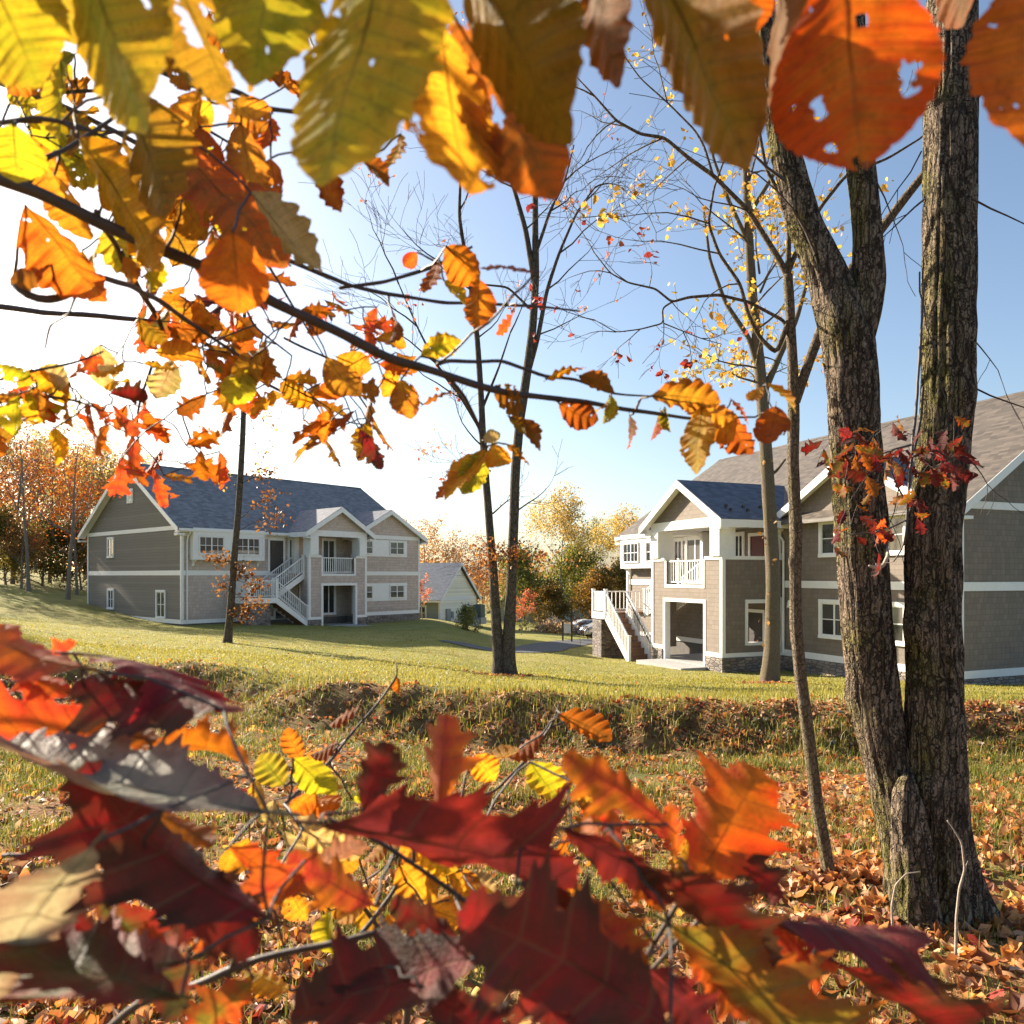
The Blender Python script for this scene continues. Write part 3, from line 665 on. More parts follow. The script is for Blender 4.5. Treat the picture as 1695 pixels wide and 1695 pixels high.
# ------------------------------------------------------------------ cottage behind
def cottage():
    d = 65.0; O = Vector(((728 - CX) / F * d, d, -3.0)); g = Vector((.46, .888, 0))
    ang = math.atan2(g.y, g.x) ; W = 6.2; D = 12.0; He = 2.75; ridge = 5.65
    B = empty("cottage", O, "small cream cottage with a blue grey roof, standing behind the tan apartment house", "cottage", None, ang)
    # local x along the gable end (away to the right), local y along the ridge (to the left)
    w = MB(); w.quad((0, 0, -1), (W, 0, -1), (W, 0, He), (W / 2, 0, ridge - .1), (0, 0, He)); w.quad((W, 0, -1), (W, D, -1), (W, D, He), (W, 0, He)); w.quad((W, D, -1), (0, D, -1), (0, D, He), (W / 2, D, ridge - .1), (W, D, He)); w.build("gable_wall", M['cream'], B)
    w = MB(); w.quad((0, D, -1), (0, 0, -1), (0, 0, He), (0, D, He)); w.build("front_wall", M['sage'], B)
    sl = (ridge - He) / (W / 2); o = .4; r = MB()
    slope_roof(r, [(-o, -.35, He - o * sl + .14), (-o, D + .35, He - o * sl + .14)], [(W / 2, -.35, ridge + .14), (W / 2, D + .35, ridge + .14)], .14)
    slope_roof(r, [(W + o, -.35, He - o * sl + .14), (W + o, D + .35, He - o * sl + .14)], [(W / 2 + .001, -.35, ridge + .141), (W / 2 + .001, D + .35, ridge + .141)], .14)
    R_ = r.build("roof", M['roof_blue'], B)
    k = MB(); z = He - o * sl
    for ue in (-o, W + o): k.prism([(ue, -.38, z + .13), (W / 2, -.38, ridge + .13), (W / 2, -.38, ridge - .16), (ue, -.38, z - .16)], (0, .04, 0))
    k.box(-o - .06, -o, -.35, D, z - .08, z + .1); k.build("rake_board", M['trim'], R_)
    t = MB(); t.box(0, W, -.03, -.003, He - .3, He); t.box(-.035, .14, -.035, .14, -1, He - .31); t.box(W - .12, W + .02, -.03, .1, -1, He - .31); t.build("trim_band", M['trim'], B)
    window(B, 'end0', 1.9, 1.35, .85, 1.1, 2, 2, .12, v=0.); window(B, 'end0', 3.1, 1.35, .85, 1.1, 2, 2, .12, v=0.)
    window(B, 'front', 4.1, 1.5, .6, .9, 1, 2, .09, v=0.)
    t = MB(); t.prism([(W / 2 - .45, -.04, ridge - 1.0), (W / 2 + .45, -.04, ridge - 1.0), (W / 2 + .45, -.04, ridge - .72), (W / 2 - .45, -.04, ridge - .72)], (0, .035, 0)); t.build("gable_vent", M['trim'], B)
    t = MB(); t.box(.9, 1.45, -.22, -.004, .6, 1.7); t.box(1.75, 2.05, -.16, -.004, .9, 1.45); t.tube([(1.2, -.1, .6), (1.2, -.1, -.6)], .04, 6); t.build("meter_box", M['galv'], B)
    Rm = Matrix.Rotation(ang, 4, 'Z')
    for i, (x, y, w_, h, lab) in enumerate(((3.4, -1.1, .85, .62, "low square air conditioner unit beside the cream cottage wall"), (5.2, -.9, .80, 1.15, "tall dark air conditioner unit at the far corner of the cream cottage"))):
        p = O + Rm @ Vector((x, y, 0)); p.z = -2.55 + (.35 if i else .22)
        a = empty("air_conditioner", p, lab, "air conditioner", "air conditioners by the cottage", ang)
        t = MB(); t.box(-w_ / 2, w_ / 2, -w_ / 2, w_ / 2, 0, h)
        for k in range(7): t.box(-w_ / 2 - .015, w_ / 2 + .015, -w_ / 2 - .015, w_ / 2 + .015, .08 + k * h * .12, .08 + k * h * .12 + h * .05)
        t.build("casing", M['acgreen'], a)
        t = MB(); t.tube([(0, 0, h + .001), (0, 0, h + .04)], w_ * .42, 16); t.build("fan_grille", M['black'], a)
        t = MB(); t.box(-w_ / 2 - .1, w_ / 2 + .1, -w_ / 2 - .1, w_ / 2 + .1, -.6, -.003); t.build("pad", M['concrete'], a)
cottage()

def far_house(px, d, zbase, wl, wd, h, rise, ang, label, wall, nm="house"):
    x = (px - CX) / F * d
    B = empty(nm, (x, d, zbase), label, "house", None, ang)
    w = MB(); w.quad((-wl, -wd, 0), (wl, -wd, 0), (wl, -wd, h), (-wl, -wd, h)); w.quad((wl, wd, 0), (-wl, wd, 0), (-wl, wd, h), (wl, wd, h))
    for s in (-1, 1): w.quad((s * wl, -wd, 0), (s * wl, wd, 0), (s * wl, wd, h), (s * wl, 0, h + rise), (s * wl, -wd, h))
    w.build("wall", M[wall], B)
    r = MB()
    for s in (-1, 1): slope_roof(r, [(-wl - .4, s * (wd + .4), h - .4 * rise / wd + .12), (wl + .4, s * (wd + .4), h - .4 * rise / wd + .12)], [(-wl - .4, 0, h + rise + .12 + s * .001), (wl + .4, 0, h + rise + .12 + s * .001)], .12)
    r.build("roof", M['roof_x'], B)
    window(B, 'front', -1.5, h * .55, 1., 1.1, 2, 2, .1, v=-wd); window(B, 'front', 1.5, h * .55, 1., 1.1, 2, 2, .1, v=-wd)
far_house(893, 98, -5.6, 6, 4, 2.8, 3.2, math.radians(65), "grey roofed house half hidden behind the red young maple and the lawn mound", 'sage')
far_house(1012, 110, -5.5, 7, 4.5, 3.2, 3.4, math.radians(8), "dark roofed house behind the parked cars", 'lap')

# ------------------------------------------------------------------ cars, sign, brush pile
def car(px, d, rz, mat, label, dz=0):
    g = G(px, d); o = empty("parked_car", (g.x, g.y, g.z + .07 + dz), label, "car", "cars parked behind the sign", rz); o.scale = (.84, .84, .84)
    prof = [(-2.15, .35), (-2.2, .62), (-2.05, .86), (-1.55, .95), (-.75, 1.38), (.1, 1.46), (.85, 1.42), (1.65, 1.05), (2.05, .95), (2.2, .7), (2.15, .35)]
    m = MB(); n = len(prof); rings = []
    for (yy, sx, inset) in ((-.86, .97, .08), (-.80, 1, 0), (.80, 1, 0), (.86, .97, .08)):
        rings.append([(x * sx, yy * (1 - .16 * max(0, (z - .95)) / .5), z - (inset if z > .5 else -inset * .3)) for x, z in prof])
    for r in rings: m.v += r
    for k in range(3):
        for i in range(n):
            j = (i + 1) % n; m.f.append((k * n + i, k * n + j, (k + 1) * n + j, (k + 1) * n + i))
    m.f.append(tuple(range(n))); m.f.append(tuple(3 * n + i for i in reversed(range(n))))
    m.build("body", mat, o)
    for s in (-1, 1):
        t = MB(); yb = s * .872; yt = s * .765
        t.prism([(-1.42, yb, .98), (-.70, yt, 1.30), (.05, yt, 1.37), (.05, yb, .98)], (0, s * .012, 0)); t.build("side_window", M['glass'], o)
        t = MB(); t.prism([(.12, yb, .98), (.12, yt, 1.37), (.80, yt, 1.33), (1.45, yb, .99)], (0, s * .012, 0)); t.build("side_window", M['glass'], o)
        for x in (-1.35, 1.35):
            t = MB(); t.tube([(x, s * .66, .32), (x, s * .89, .32)], .33, 18); wh = t.build("wheel", M['rubber'], o)
            t = MB(); t.tube([(x, s * .892, .32), (x, s * .90, .32)], .20, 14); t.build("rim", M['galv'], wh)
        t = MB(); t.tube([(-2.10, s * .62, .70), (-2.215, s * .60, .70)], .10, 10); t.build("headlight", M['trim'], o)
    t = MB(); t.prism([(-1.52, -.66, .985), (-1.52, .66, .985), (-.80, .58, 1.365), (-.80, -.58, 1.365)], (-.02, 0, .012)); t.build("windscreen", M['glass'], o)
car(1000, 60, math.radians(195), M['silver'], "silver hatchback parked nearest the white landing of the stairs", .0)
car(972, 65, math.radians(200), M['carwhite'], "paler car parked behind the silver hatchback, partly hidden by the sign", .0)

def sign():
    g = G(939, 51); o = empty("notice_board", g, "small pale notice board between two dark posts beside the path", "sign", None, math.radians(-6))
    for s in (-1, 1):
        t = MB(); t.box(s * .30 - .055, s * .30 + .055, -.055, .055, -.4, 1.30); t.prism([(s * .30 - .07, -.07, 1.30), (s * .30 + .07, -.07, 1.30), (s * .30 + .07, .07, 1.30), (s * .30 - .07, .07, 1.30)], (0, 0, .05)); t.build("post", M['post'], o)
    t = MB(); t.box(-.24, .24, -.025, .025, .55, 1.22); t.build("panel", M['paper'], o)
sign()
# ------------------------------------------------------------------ trees
def rdir(r):
    z = r.uniform(-1, 1); a = r.uniform(0, 2 * math.pi); q = math.sqrt(1 - z * z); return Vector((q * math.cos(a), q * math.sin(a), z))

def grow(mb, r, p, d, length, rad, lev, tips, up=.25, wob=.18, kids=(3, 5), spread=.75, ratio=.62, minr=.004):
    """a limb with its side branches; tips collects the ends of twigs"""
    n = 5 if lev > 0 else 4; pts = [p.copy()]; dd = d.normalized(); seg = length / n
    for i in range(n):
        dd = (dd + rdir(r) * wob + Vector((0, 0, up * .25))).normalized(); pts.append(pts[-1] + dd * seg)
    rads = [max(minr, rad * (1 - .72 * i / n)) for i in range(n + 1)]
    mb.tube(pts, rads, 8 if rad > .06 else (5 if rad > .02 else 3), cap=False)
    if lev == 0:
        tips.append((pts[-1], dd)); tips.append((pts[len(pts) // 2], dd)); return
    for k in range(r.randint(*kids)):
        t = r.uniform(.3, 1.0); i = min(n - 1, int(t * n)); q = pts[i].lerp(pts[i + 1], t * n - i)
        ax = (pts[i + 1] - pts[i]).normalized(); side = ax.cross(rdir(r))
        if side.length < .1: continue
        nd = (ax * r.uniform(.5, .9) + side.normalized() * spread * r.uniform(.7, 1.2) + Vector((0, 0, up))).normalized()
        grow(mb, r, q, nd, length * ratio * r.uniform(.7, 1.15), max(minr, rads[i] * .55), lev - 1, tips, up, wob, kids, spread, ratio, minr)
    grow(mb, r, pts[-1], dd, length * ratio, rads[-1], lev - 1, tips, up, wob, kids, spread, ratio, minr)

PAL = dict(
    orange=[(.42, .14, .025), (.36, .10, .02), (.48, .22, .04), (.25, .07, .02)],
    rust=[(.36, .15, .05), (.28, .10, .04), (.42, .21, .07), (.20, .09, .04)],
    gold=[(.55, .36, .06), (.48, .30, .05), (.50, .40, .10), (.40, .22, .04)],
    pale=[(.50, .42, .16), (.46, .36, .12), (.42, .40, .18), (.52, .36, .14)],
    green=[(.12, .15, .035), (.16, .19, .045), (.24, .24, .06), (.09, .11, .03)],
    olive=[(.16, .15, .04), (.22, .18, .05), (.12, .12, .03), (.28, .18, .05)],
    red=[(.34, .05, .03), (.26, .035, .03), (.42, .10, .04), (.20, .03, .03)],
    pink=[(.50, .20, .12), (.46, .16, .10), (.55, .28, .16), (.40, .10, .07)],
    brown=[(.30, .15, .06), (.22, .10, .04), (.36, .20, .08), (.40, .22, .07)],
)
def leaf_cloud(name, r, tips, per, size, spread, pal, drop=0.0, mat='cloud'):
    """many small folded leaves around the twig ends, one mesh"""
    rs = np.random.RandomState(r.randint(0, 10 ** 6))
    if not tips: return None
    T = np.array([tuple(t[0]) for t in tips]); k = len(T)
    cnt = rs.poisson(per, k); c = np.repeat(T, cnt, axis=0); n = len(c)
    if n == 0: return None
    c = c + rs.normal(0, spread, (n, 3)) * np.array([1, 1, .8]); c[:, 2] -= drop * rs.rand(n)
    d = rs.normal(0, 1, (n, 3)); d[:, 2] -= .5; d /= np.linalg.norm(d, axis=1)[:, None]
    e = np.cross(d, rs.normal(0, 1, (n, 3))); e /= np.linalg.norm(e, axis=1)[:, None]; f = np.cross(d, e)
    L = size * rs.uniform(.55, 1.25, n)[:, None]; w = L * rs.uniform(.28, .45, n)[:, None]
    fold = w * rs.uniform(.1, .6, n)[:, None]
    cv = f * (L * rs.uniform(-.25, .25, (n, 1)))
    v = np.stack([c, c + d * L * .28 + e * w + f * fold, c + d * L * .66 + e * w * .82 + f * fold + cv * .5, c + d * L + cv, c + d * L * .62 - e * w * .86 + f * fold + cv * .5, c + d * L * .30 - e * w + f * fold], 1).reshape(-1, 3)
    i = np.arange(n) * 6
    fa = np.concatenate([np.stack([i, i + 1, i + 2, i + 3], 1), np.stack([i, i + 3, i + 4, i + 5], 1)])
    pc = np.array(PAL[pal]); grp = np.repeat(rs.randint(0, len(pc), k), cnt); pick = np.where(rs.rand(n) < .6, grp, rs.randint(0, len(pc), n))
    col = pc[pick] * rs.uniform(.7, 1.3, (n, 1)); col = np.repeat(col, 6, axis=0)
    return np_mesh(name, v, fa, M[mat], False, col)

def tree_variant(seed, H, trunk_r, crown_base, limb, lev, per, size, spread, pal, nlimb=9, up=.35, stems=1, lean=.04, kids=(3, 4)):
    r = random.Random(seed); tr = MB(); br = MB(); tips = []
    for s in range(stems):
        pts = []; p = Vector((0, 0, -.6)); d = Vector((r.uniform(-lean, lean) * (1 + 2 * (stems > 1)), r.uniform(-lean, lean), 1)).normalized()
        n = 9; hh = H * r.uniform(.8, 1) * .82
        for i in range(n + 1):
            pts.append(p.copy()); d = (d + rdir(r) * .05 + Vector((0, 0, .05))).normalized(); p = p + d * ((hh + .6) / n)
        rr = [trunk_r * (1.35 if i == 0 else 1) * (1 - .78 * i / n) for i in range(n + 1)]
        tr.tube(pts, rr, 10, cap=False)
        for k in range(nlimb):
            t = crown_base + (1 - crown_base) * (k + r.random()) / nlimb; i = min(n - 1, int(t * n)); q = pts[i].lerp(pts[i + 1], t * n - i)
            a = k * 2.4 + r.uniform(-.5, .5); el = r.uniform(.15, .7) + .5 * t
            nd = Vector((math.cos(a), math.sin(a), el)).normalized()
            grow(br, r, q, nd, limb * (1.15 - .55 * (t - crown_base) / (1 - crown_base + 1e-6)) * r.uniform(.75, 1.15), rr[i] * .5, lev, tips, up, .2, kids)
        grow(br, r, pts[-1], d, limb * .6, rr[-1], lev, tips, up, .2, kids)
    return tr.mesh("trunk", M['bark_far'], True), br.mesh("branches", M['bark_far']), leaf_cloud("crown", r, tips, per, size, spread, pal)

def place_tree(name, var, loc, scale, rz, label, cat, group, tintc=(1, 1, 1)):
    o = empty(name, loc, label, cat, group, rz); o.scale = scale if isinstance(scale, tuple) else (scale,) * 3
    t = mesh_obj("trunk", var[0], o); mesh_obj("limbs", var[1], t)
    if var[2]:
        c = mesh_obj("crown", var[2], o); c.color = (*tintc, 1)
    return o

V = dict(
    orange=tree_variant(11, 14, .20, .30, 4.0, 2, 4.6, .25, .55, 'orange', 11),
    rust=tree_variant(12, 13, .22, .22, 4.2, 2, 4.6, .25, .55, 'rust', 12),
    brown=tree_variant(13, 13, .20, .20, 4.4, 2, 6, .25, .6, 'brown', 12),
    bare=tree_variant(14, 16, .20, .45, 4.0, 3, .5, .22, .3, 'pale', 8, .45, 1, .04, (2, 4)),
    gold=tree_variant(15, 15, .16, .42, 4.2, 3, 4.5, .22, .4, 'pale', 10, .5, 1, .05, (2, 4)),
    twiggy=tree_variant(16, 17, .17, .55, 3.4, 3, 2.4, .20, .4, 'olive', 9, .5, 1, .06, (2, 4)),
    green=tree_variant(17, 9, .18, .06, 3.4, 2, 13, .28, .6, 'green', 15, .1),
    olive=tree_variant(18, 9, .16, .06, 3.2, 2, 15, .30, .5, 'olive', 13, .15),
    young=tree_variant(19, 3.6, .04, .35, .9, 2, 4.5, .13, .12, 'pink', 8, .3, 1, .02, (2, 3)),
    shrub=tree_variant(20, 1.6, .03, .02, .7, 2, 4, .10, .10, 'green', 7, .3, 3, .25, (2, 3)),
)
# (variant, name, pixel column, distance, scale, label, group)
GL = "trees in the wood behind the lawn"; GC = "trees beyond the path"
TREES = [
 ('bare', 'bare_tree', 112, 52, (.80, .80, .80), "pale forked tree with mostly bare limbs at the wood's edge beside the grey gable", GL, (1, 1, 1)),
 ('bare', 'bare_tree', 20, 60, .82, "straight pale trunk with thin bare crown in the wood, left of the forked bare tree", GL, (1, 1, 1)),
 ('orange', 'maple_tree', 82, 66, .84, "bright orange maple glowing behind the forked bare tree", GL, (1, .95, .9)),
 ('orange', 'maple_tree', 160, 70, .86, "orange maple directly behind the ridge end of the grey gable", GL, (1.1, 1.1, .9)),
 ('rust', 'maple_tree', 45, 76, .95, "rust red maple deep in the wood between two pale trunks", GL, (1, .9, .9)),
 ('rust', 'oak_tree', -20, 68, .95, "rust coloured oak half outside the frame at the wood's far edge", GL, (1, 1, 1)),
 ('olive', 'understory_tree', 10, 58, .62, "low olive green bushy tree under the tall pale trunk in the wood", GL, (1, 1, 1)),
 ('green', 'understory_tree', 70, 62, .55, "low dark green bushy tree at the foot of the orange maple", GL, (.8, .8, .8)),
 ('brown', 'understory_tree', 105, 74, .6, "brown leaved low tree filling the gap under the bright orange maple", GL, (1, 1, 1)),
 ('brown', 'oak_tree', 190, 86, .95, "brown oak whose top shows just above the tan house roof edge", GL, (1.2, 1.1, 1)),
 ('twiggy', 'twiggy_tree', 140, 80, .86, "thin grey green twiggy tree rising above the orange maples", GL, (1, 1, 1)),
 ('twiggy', 'twiggy_tree', 60, 84, .9, "thin twiggy tree with a sparse blue green top behind the rust red maple", GL, (.8, 1, 1)),
 ('twiggy', 'twiggy_tree', -40, 60, .9, "twiggy tree at the outermost edge of the wood, mostly behind yellow leaves", GL, (.9, .9, .9)),
 ('orange', 'maple_tree', 128, 58, .62, "smaller orange maple growing close behind the left eave of the grey gable", GL, (1, .85, .7)),
 ('rust', 'oak_tree', 5, 82, 1.15, "tall rust brown oak reaching the yellow leaves at the outer end of the wood", GL, (1.1, 1.1, 1)),
 ('brown', 'oak_tree', 95, 90, 1.2, "tall dull brown oak rising behind the bright orange maple", GL, (1.1, 1.15, 1)),
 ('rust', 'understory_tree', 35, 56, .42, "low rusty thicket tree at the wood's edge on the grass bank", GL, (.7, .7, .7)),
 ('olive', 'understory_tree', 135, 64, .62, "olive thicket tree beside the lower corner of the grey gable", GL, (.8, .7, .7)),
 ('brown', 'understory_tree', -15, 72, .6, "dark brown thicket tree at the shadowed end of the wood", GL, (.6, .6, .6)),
 ('twiggy', 'twiggy_tree', 172, 66, .74, "thin pale twiggy tree close above the roof edge of the grey gable", GL, (1.2, 1.2, 1)),
 ('gold', 'gold_tree', 150, 95, .95, "hazy yellow tree top between two twiggy trees in the wood", GL, (1, .95, .8)),
 ('bare', 'bare_tree', 48, 54, (.7, .7, .86), "tall leaning pale trunk in front of the rust red maple at the wood's edge", GL, (1, 1, 1)),
 ('bare', 'bare_tree', 158, 60, (.6, .6, .74), "thin bare grey tree whose twigs brush the eave of the grey gable", GL, (1, 1, 1)),
 ('rust', 'oak_tree', -150, 62, 0.95, "tree of the same wood standing beyond the left frame edge and shading the grassy rise", GL, (1, 1, 1)),  # far negative columns: unseen trees added to shade the rise and lawn
 ('rust', 'oak_tree', -260, 58, 0.90, "tree of the same wood standing beyond the left frame edge and shading the grassy rise", GL, (1, 1, 1)),
 ('rust', 'oak_tree', -330, 66, 1.00, "tree of the same wood standing beyond the left frame edge and shading the grassy rise", GL, (1, 1, 1)),
 ('bare', 'bare_tree', -380, 40, 0.85, "tree of the same wood standing beyond the left frame edge and shading the grassy rise", GL, (1, 1, 1)),
 ('bare', 'bare_tree', -520, 36, 0.80, "tree of the same wood standing beyond the left frame edge and shading the grassy rise", GL, (1, 1, 1)),
 ('bare', 'bare_tree', -300, 44, 0.90, "tree of the same wood standing beyond the left frame edge and shading the grassy rise", GL, (1, 1, 1)),
 ('bare', 'bare_tree', -700, 34, 0.85, "tree of the same wood standing beyond the left frame edge and shading the grassy rise", GL, (1, 1, 1)),
 ('gold', 'gold_tree', 330, 100, .95, "golden tree top showing above the ridge of the tan house", GL, (1, .9, .7)),
 ('gold', 'gold_tree', 250, 96, .95, "pale golden tree top behind the ridge of the tan house, next to the maple leaves", GL, (.9, 1, .8)),
 ('orange', 'maple_tree', 705, 92, .78, "golden orange maple rising above the cottage roof beside the tan house", GC, (.85, 1.35, 2.4)),
 ('brown', 'oak_tree', 668, 100, .86, "brown oak tight against the far corner of the tan house", GC, (.85, 1.0, 1.3)),
 ('brown', 'oak_tree', 752, 96, .76, "dull brown oak above the cottage gable", GC, (.85, .95, 1.2)),
 ('rust', 'maple_tree', 788, 90, .72, "reddish brown maple between the cottage and the twin trunked tree", GC, (.9, .95, 1.4)),
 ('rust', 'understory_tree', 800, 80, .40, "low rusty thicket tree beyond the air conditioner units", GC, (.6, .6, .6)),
 ('gold', 'gold_tree', 922, 84, .92, "tall spreading tree with a pale gold top in the gap between the houses", GC, (1, 1, 1)),
 ('twiggy', 'twiggy_tree', 988, 92, .76, "slender tall trunk with a small grey green top beside the brown house eave", GC, (1, 1.1, 1)),
 ('gold', 'gold_tree', 1022, 88, .82, "slender gold topped tree right against the brown house eave", GC, (1, .95, .7)),
 ('green', 'evergreen_tree', 868, 78, .78, "dark green bushy tree right of the twin trunked tree", GC, (.9, .9, .9)),
 ('green', 'evergreen_tree', 945, 86, .90, "broad green bushy tree under the tall gold topped tree", GC, (1.2, 1.15, 1)),
 ('olive', 'understory_tree', 985, 80, .62, "brownish olive tree between the green bushy tree and the brown house", GC, (1.2, .9, .8)),
 ('olive', 'understory_tree', 1030, 84, .78, "olive green tree showing beside the white window box of the brown house", GC, (1, 1, 1)),
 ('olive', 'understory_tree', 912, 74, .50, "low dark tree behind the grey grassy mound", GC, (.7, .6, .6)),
 ('rust', 'understory_tree', 845, 96, .62, "rusty tree seen in the slot between the twin trunks", GC, (1, 1, 1)),
 ('young', 'young_maple', 700, 57, 1.0, "young pink leaved maple in front of the cottage roof", "young planted trees", (1, 1, 1)),
 ('young', 'young_maple', 862, 58, .95, "young maple with fiery red crown behind the twin trunked tree", "young planted trees", (.85, .7, .6)),
 ('young', 'young_maple', 961, 45, .52, "small sparse sapling in a mulch ring in front of the silver car", "young planted trees", (.35, .5, .35)),
 ('shrub', 'shrub', 776, 52, .95, "small loose green shrub on the lawn below the cottage", None, (1, 1, 1)),
]
_r = random.Random(5)
for (v, nm, px, d, sc, lab, grp, tc) in TREES:
    cat = "shrub" if v == 'shrub' else "tree"
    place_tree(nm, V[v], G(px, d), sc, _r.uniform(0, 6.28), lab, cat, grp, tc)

def woods():
    """the far wooded ridge that closes the gaps: one mass"""
    r = random.Random(77); tips = []
    for k in range(900):
        a = r.uniform(-.85, .9); d = r.uniform(118, 190); x = a * d
        h = 9 if a < -.55 else (7.5 if a < .25 else 6)
        z = gz(x, d) + (r.random() ** .7) * h
        tips.append((Vector((x, d, z)), None))
    me = leaf_cloud("woods", r, tips, 26, .75, 1.6, 'brown')
    o = mesh_obj("woods", me); o.color = (.85, .8, .8, 1); tag(o, "far brown autumn wood closing the view behind the houses", kind="stuff")
woods()

def tuft_field(): pass

# --- near trees with their own traced trunks
def pixtrunk(pts):
    """[(px, py, distance, width in px)] -> points, radii"""
    return [P(x, y, d) for x, y, d, w in pts], [w / F * d / 2 for x, y, d, w in pts]
def resample(pts, rad, n):
    pts = [Vector(p) for p in pts]; acc = [0.]
    for a, b in zip(pts[:-1], pts[1:]): acc.append(acc[-1] + (b - a).length)
    out = []; rr = []; S = np.linspace(0, acc[-1], n)
    X = [np.interp(S, acc, [p[i] for p in pts]) for i in range(3)]; R = np.interp(S, acc, rad)
    A = np.stack(X, 1)
    k = max(1, n // 40)
    for _ in range(k): A[1:-1] = (A[:-2] + A[1:-1] * 2 + A[2:]) / 4; R[1:-1] = (R[:-2] + R[1:-1] * 2 + R[2:]) / 4
    return [Vector(a) for a in A], list(R)
def bark_tube(mb, pts, rad, n, sides, ridge=.10, seed=0, flare=0., knots=()):
    """trunk with real furrows in its surface"""
    pts, rad = resample(pts, rad, n); n0 = len(mb.v); ref = None; m = len(pts); s = 0.
    for i, p in enumerate(pts):
        t = (pts[min(i + 1, m - 1)] - pts[max(i - 1, 0)]).normalized()
        if ref is None: ref = Vector((1, 0, 0)) - t * t.x
        x = (ref - t * ref.dot(t)).normalized(); ref = x; y = t.cross(x)
        if i: s += (p - pts[i - 1]).length
        for k in range(sides):
            a = 2 * math.pi * k / sides; ca, sa = math.cos(a), math.sin(a)
            q = (.35 - abs(mnoise.noise(Vector((ca * 7 + seed, sa * 7, s * 1.9)))) * 2.0) * .7 + mnoise.noise(Vector((ca * 5 + seed, sa * 5, s * 1.6))) * .35 + mnoise.noise(Vector((ca * 11 + seed, sa * 11, s * 4))) * .45 + mnoise.noise(Vector((ca * 1.3, sa * 1.3 + seed, s * 1.1))) * .7 + mnoise.noise(Vector((ca * 24 + seed, sa * 24, s * 9))) * .25
            rr = rad[i] * (1 + ridge * q)
            if flare:
                f = math.exp(-s / flare[0]) * flare[1]; rr *= 1 + f * (.6 + .6 * math.cos(a * 5 + seed))
            for (ks, ka, kh, kr) in knots:
                dd = ((s - ks) / kr) ** 2 + (math.atan2(math.sin(a - ka), math.cos(a - ka)) * 1.1) ** 2
                rr += kh * math.exp(-dd * 2)
            mb.v.append(tuple(p + x * (rr * ca) + y * (rr * sa)))
    for i in range(m - 1):
        for k in range(sides):
            k2 = (k + 1) % sides; mb.f.append((n0 + i * sides + k, n0 + i * sides + k2, n0 + (i + 1) * sides + k2, n0 + (i + 1) * sides + k))
    mb.f.append(tuple(n0 + (m - 1) * sides + k for k in range(sides)))
    return pts, rad

def rel(o, me_obj):     # geometry is written in world space: shift it under its Empty
    me_obj.parent = o; me_obj.location = -Vector(o.location)
    return me_obj
def rel_build(mb, name, mat, root, smooth=True):
    o = mb.build(name, M[mat], None, smooth); o.parent = root; o.location = -Vector(root.location); return o
def rel_mesh(name, me, root):
    o = mesh_obj(name, me, root); o.location = -Vector(root.location); return o

def limb_px(mb, pts, n=24, sides=8, ridge=.05, seed=1):
    p, r = pixtrunk(pts); return bark_tube(mb, p, r, n, sides, ridge, seed)

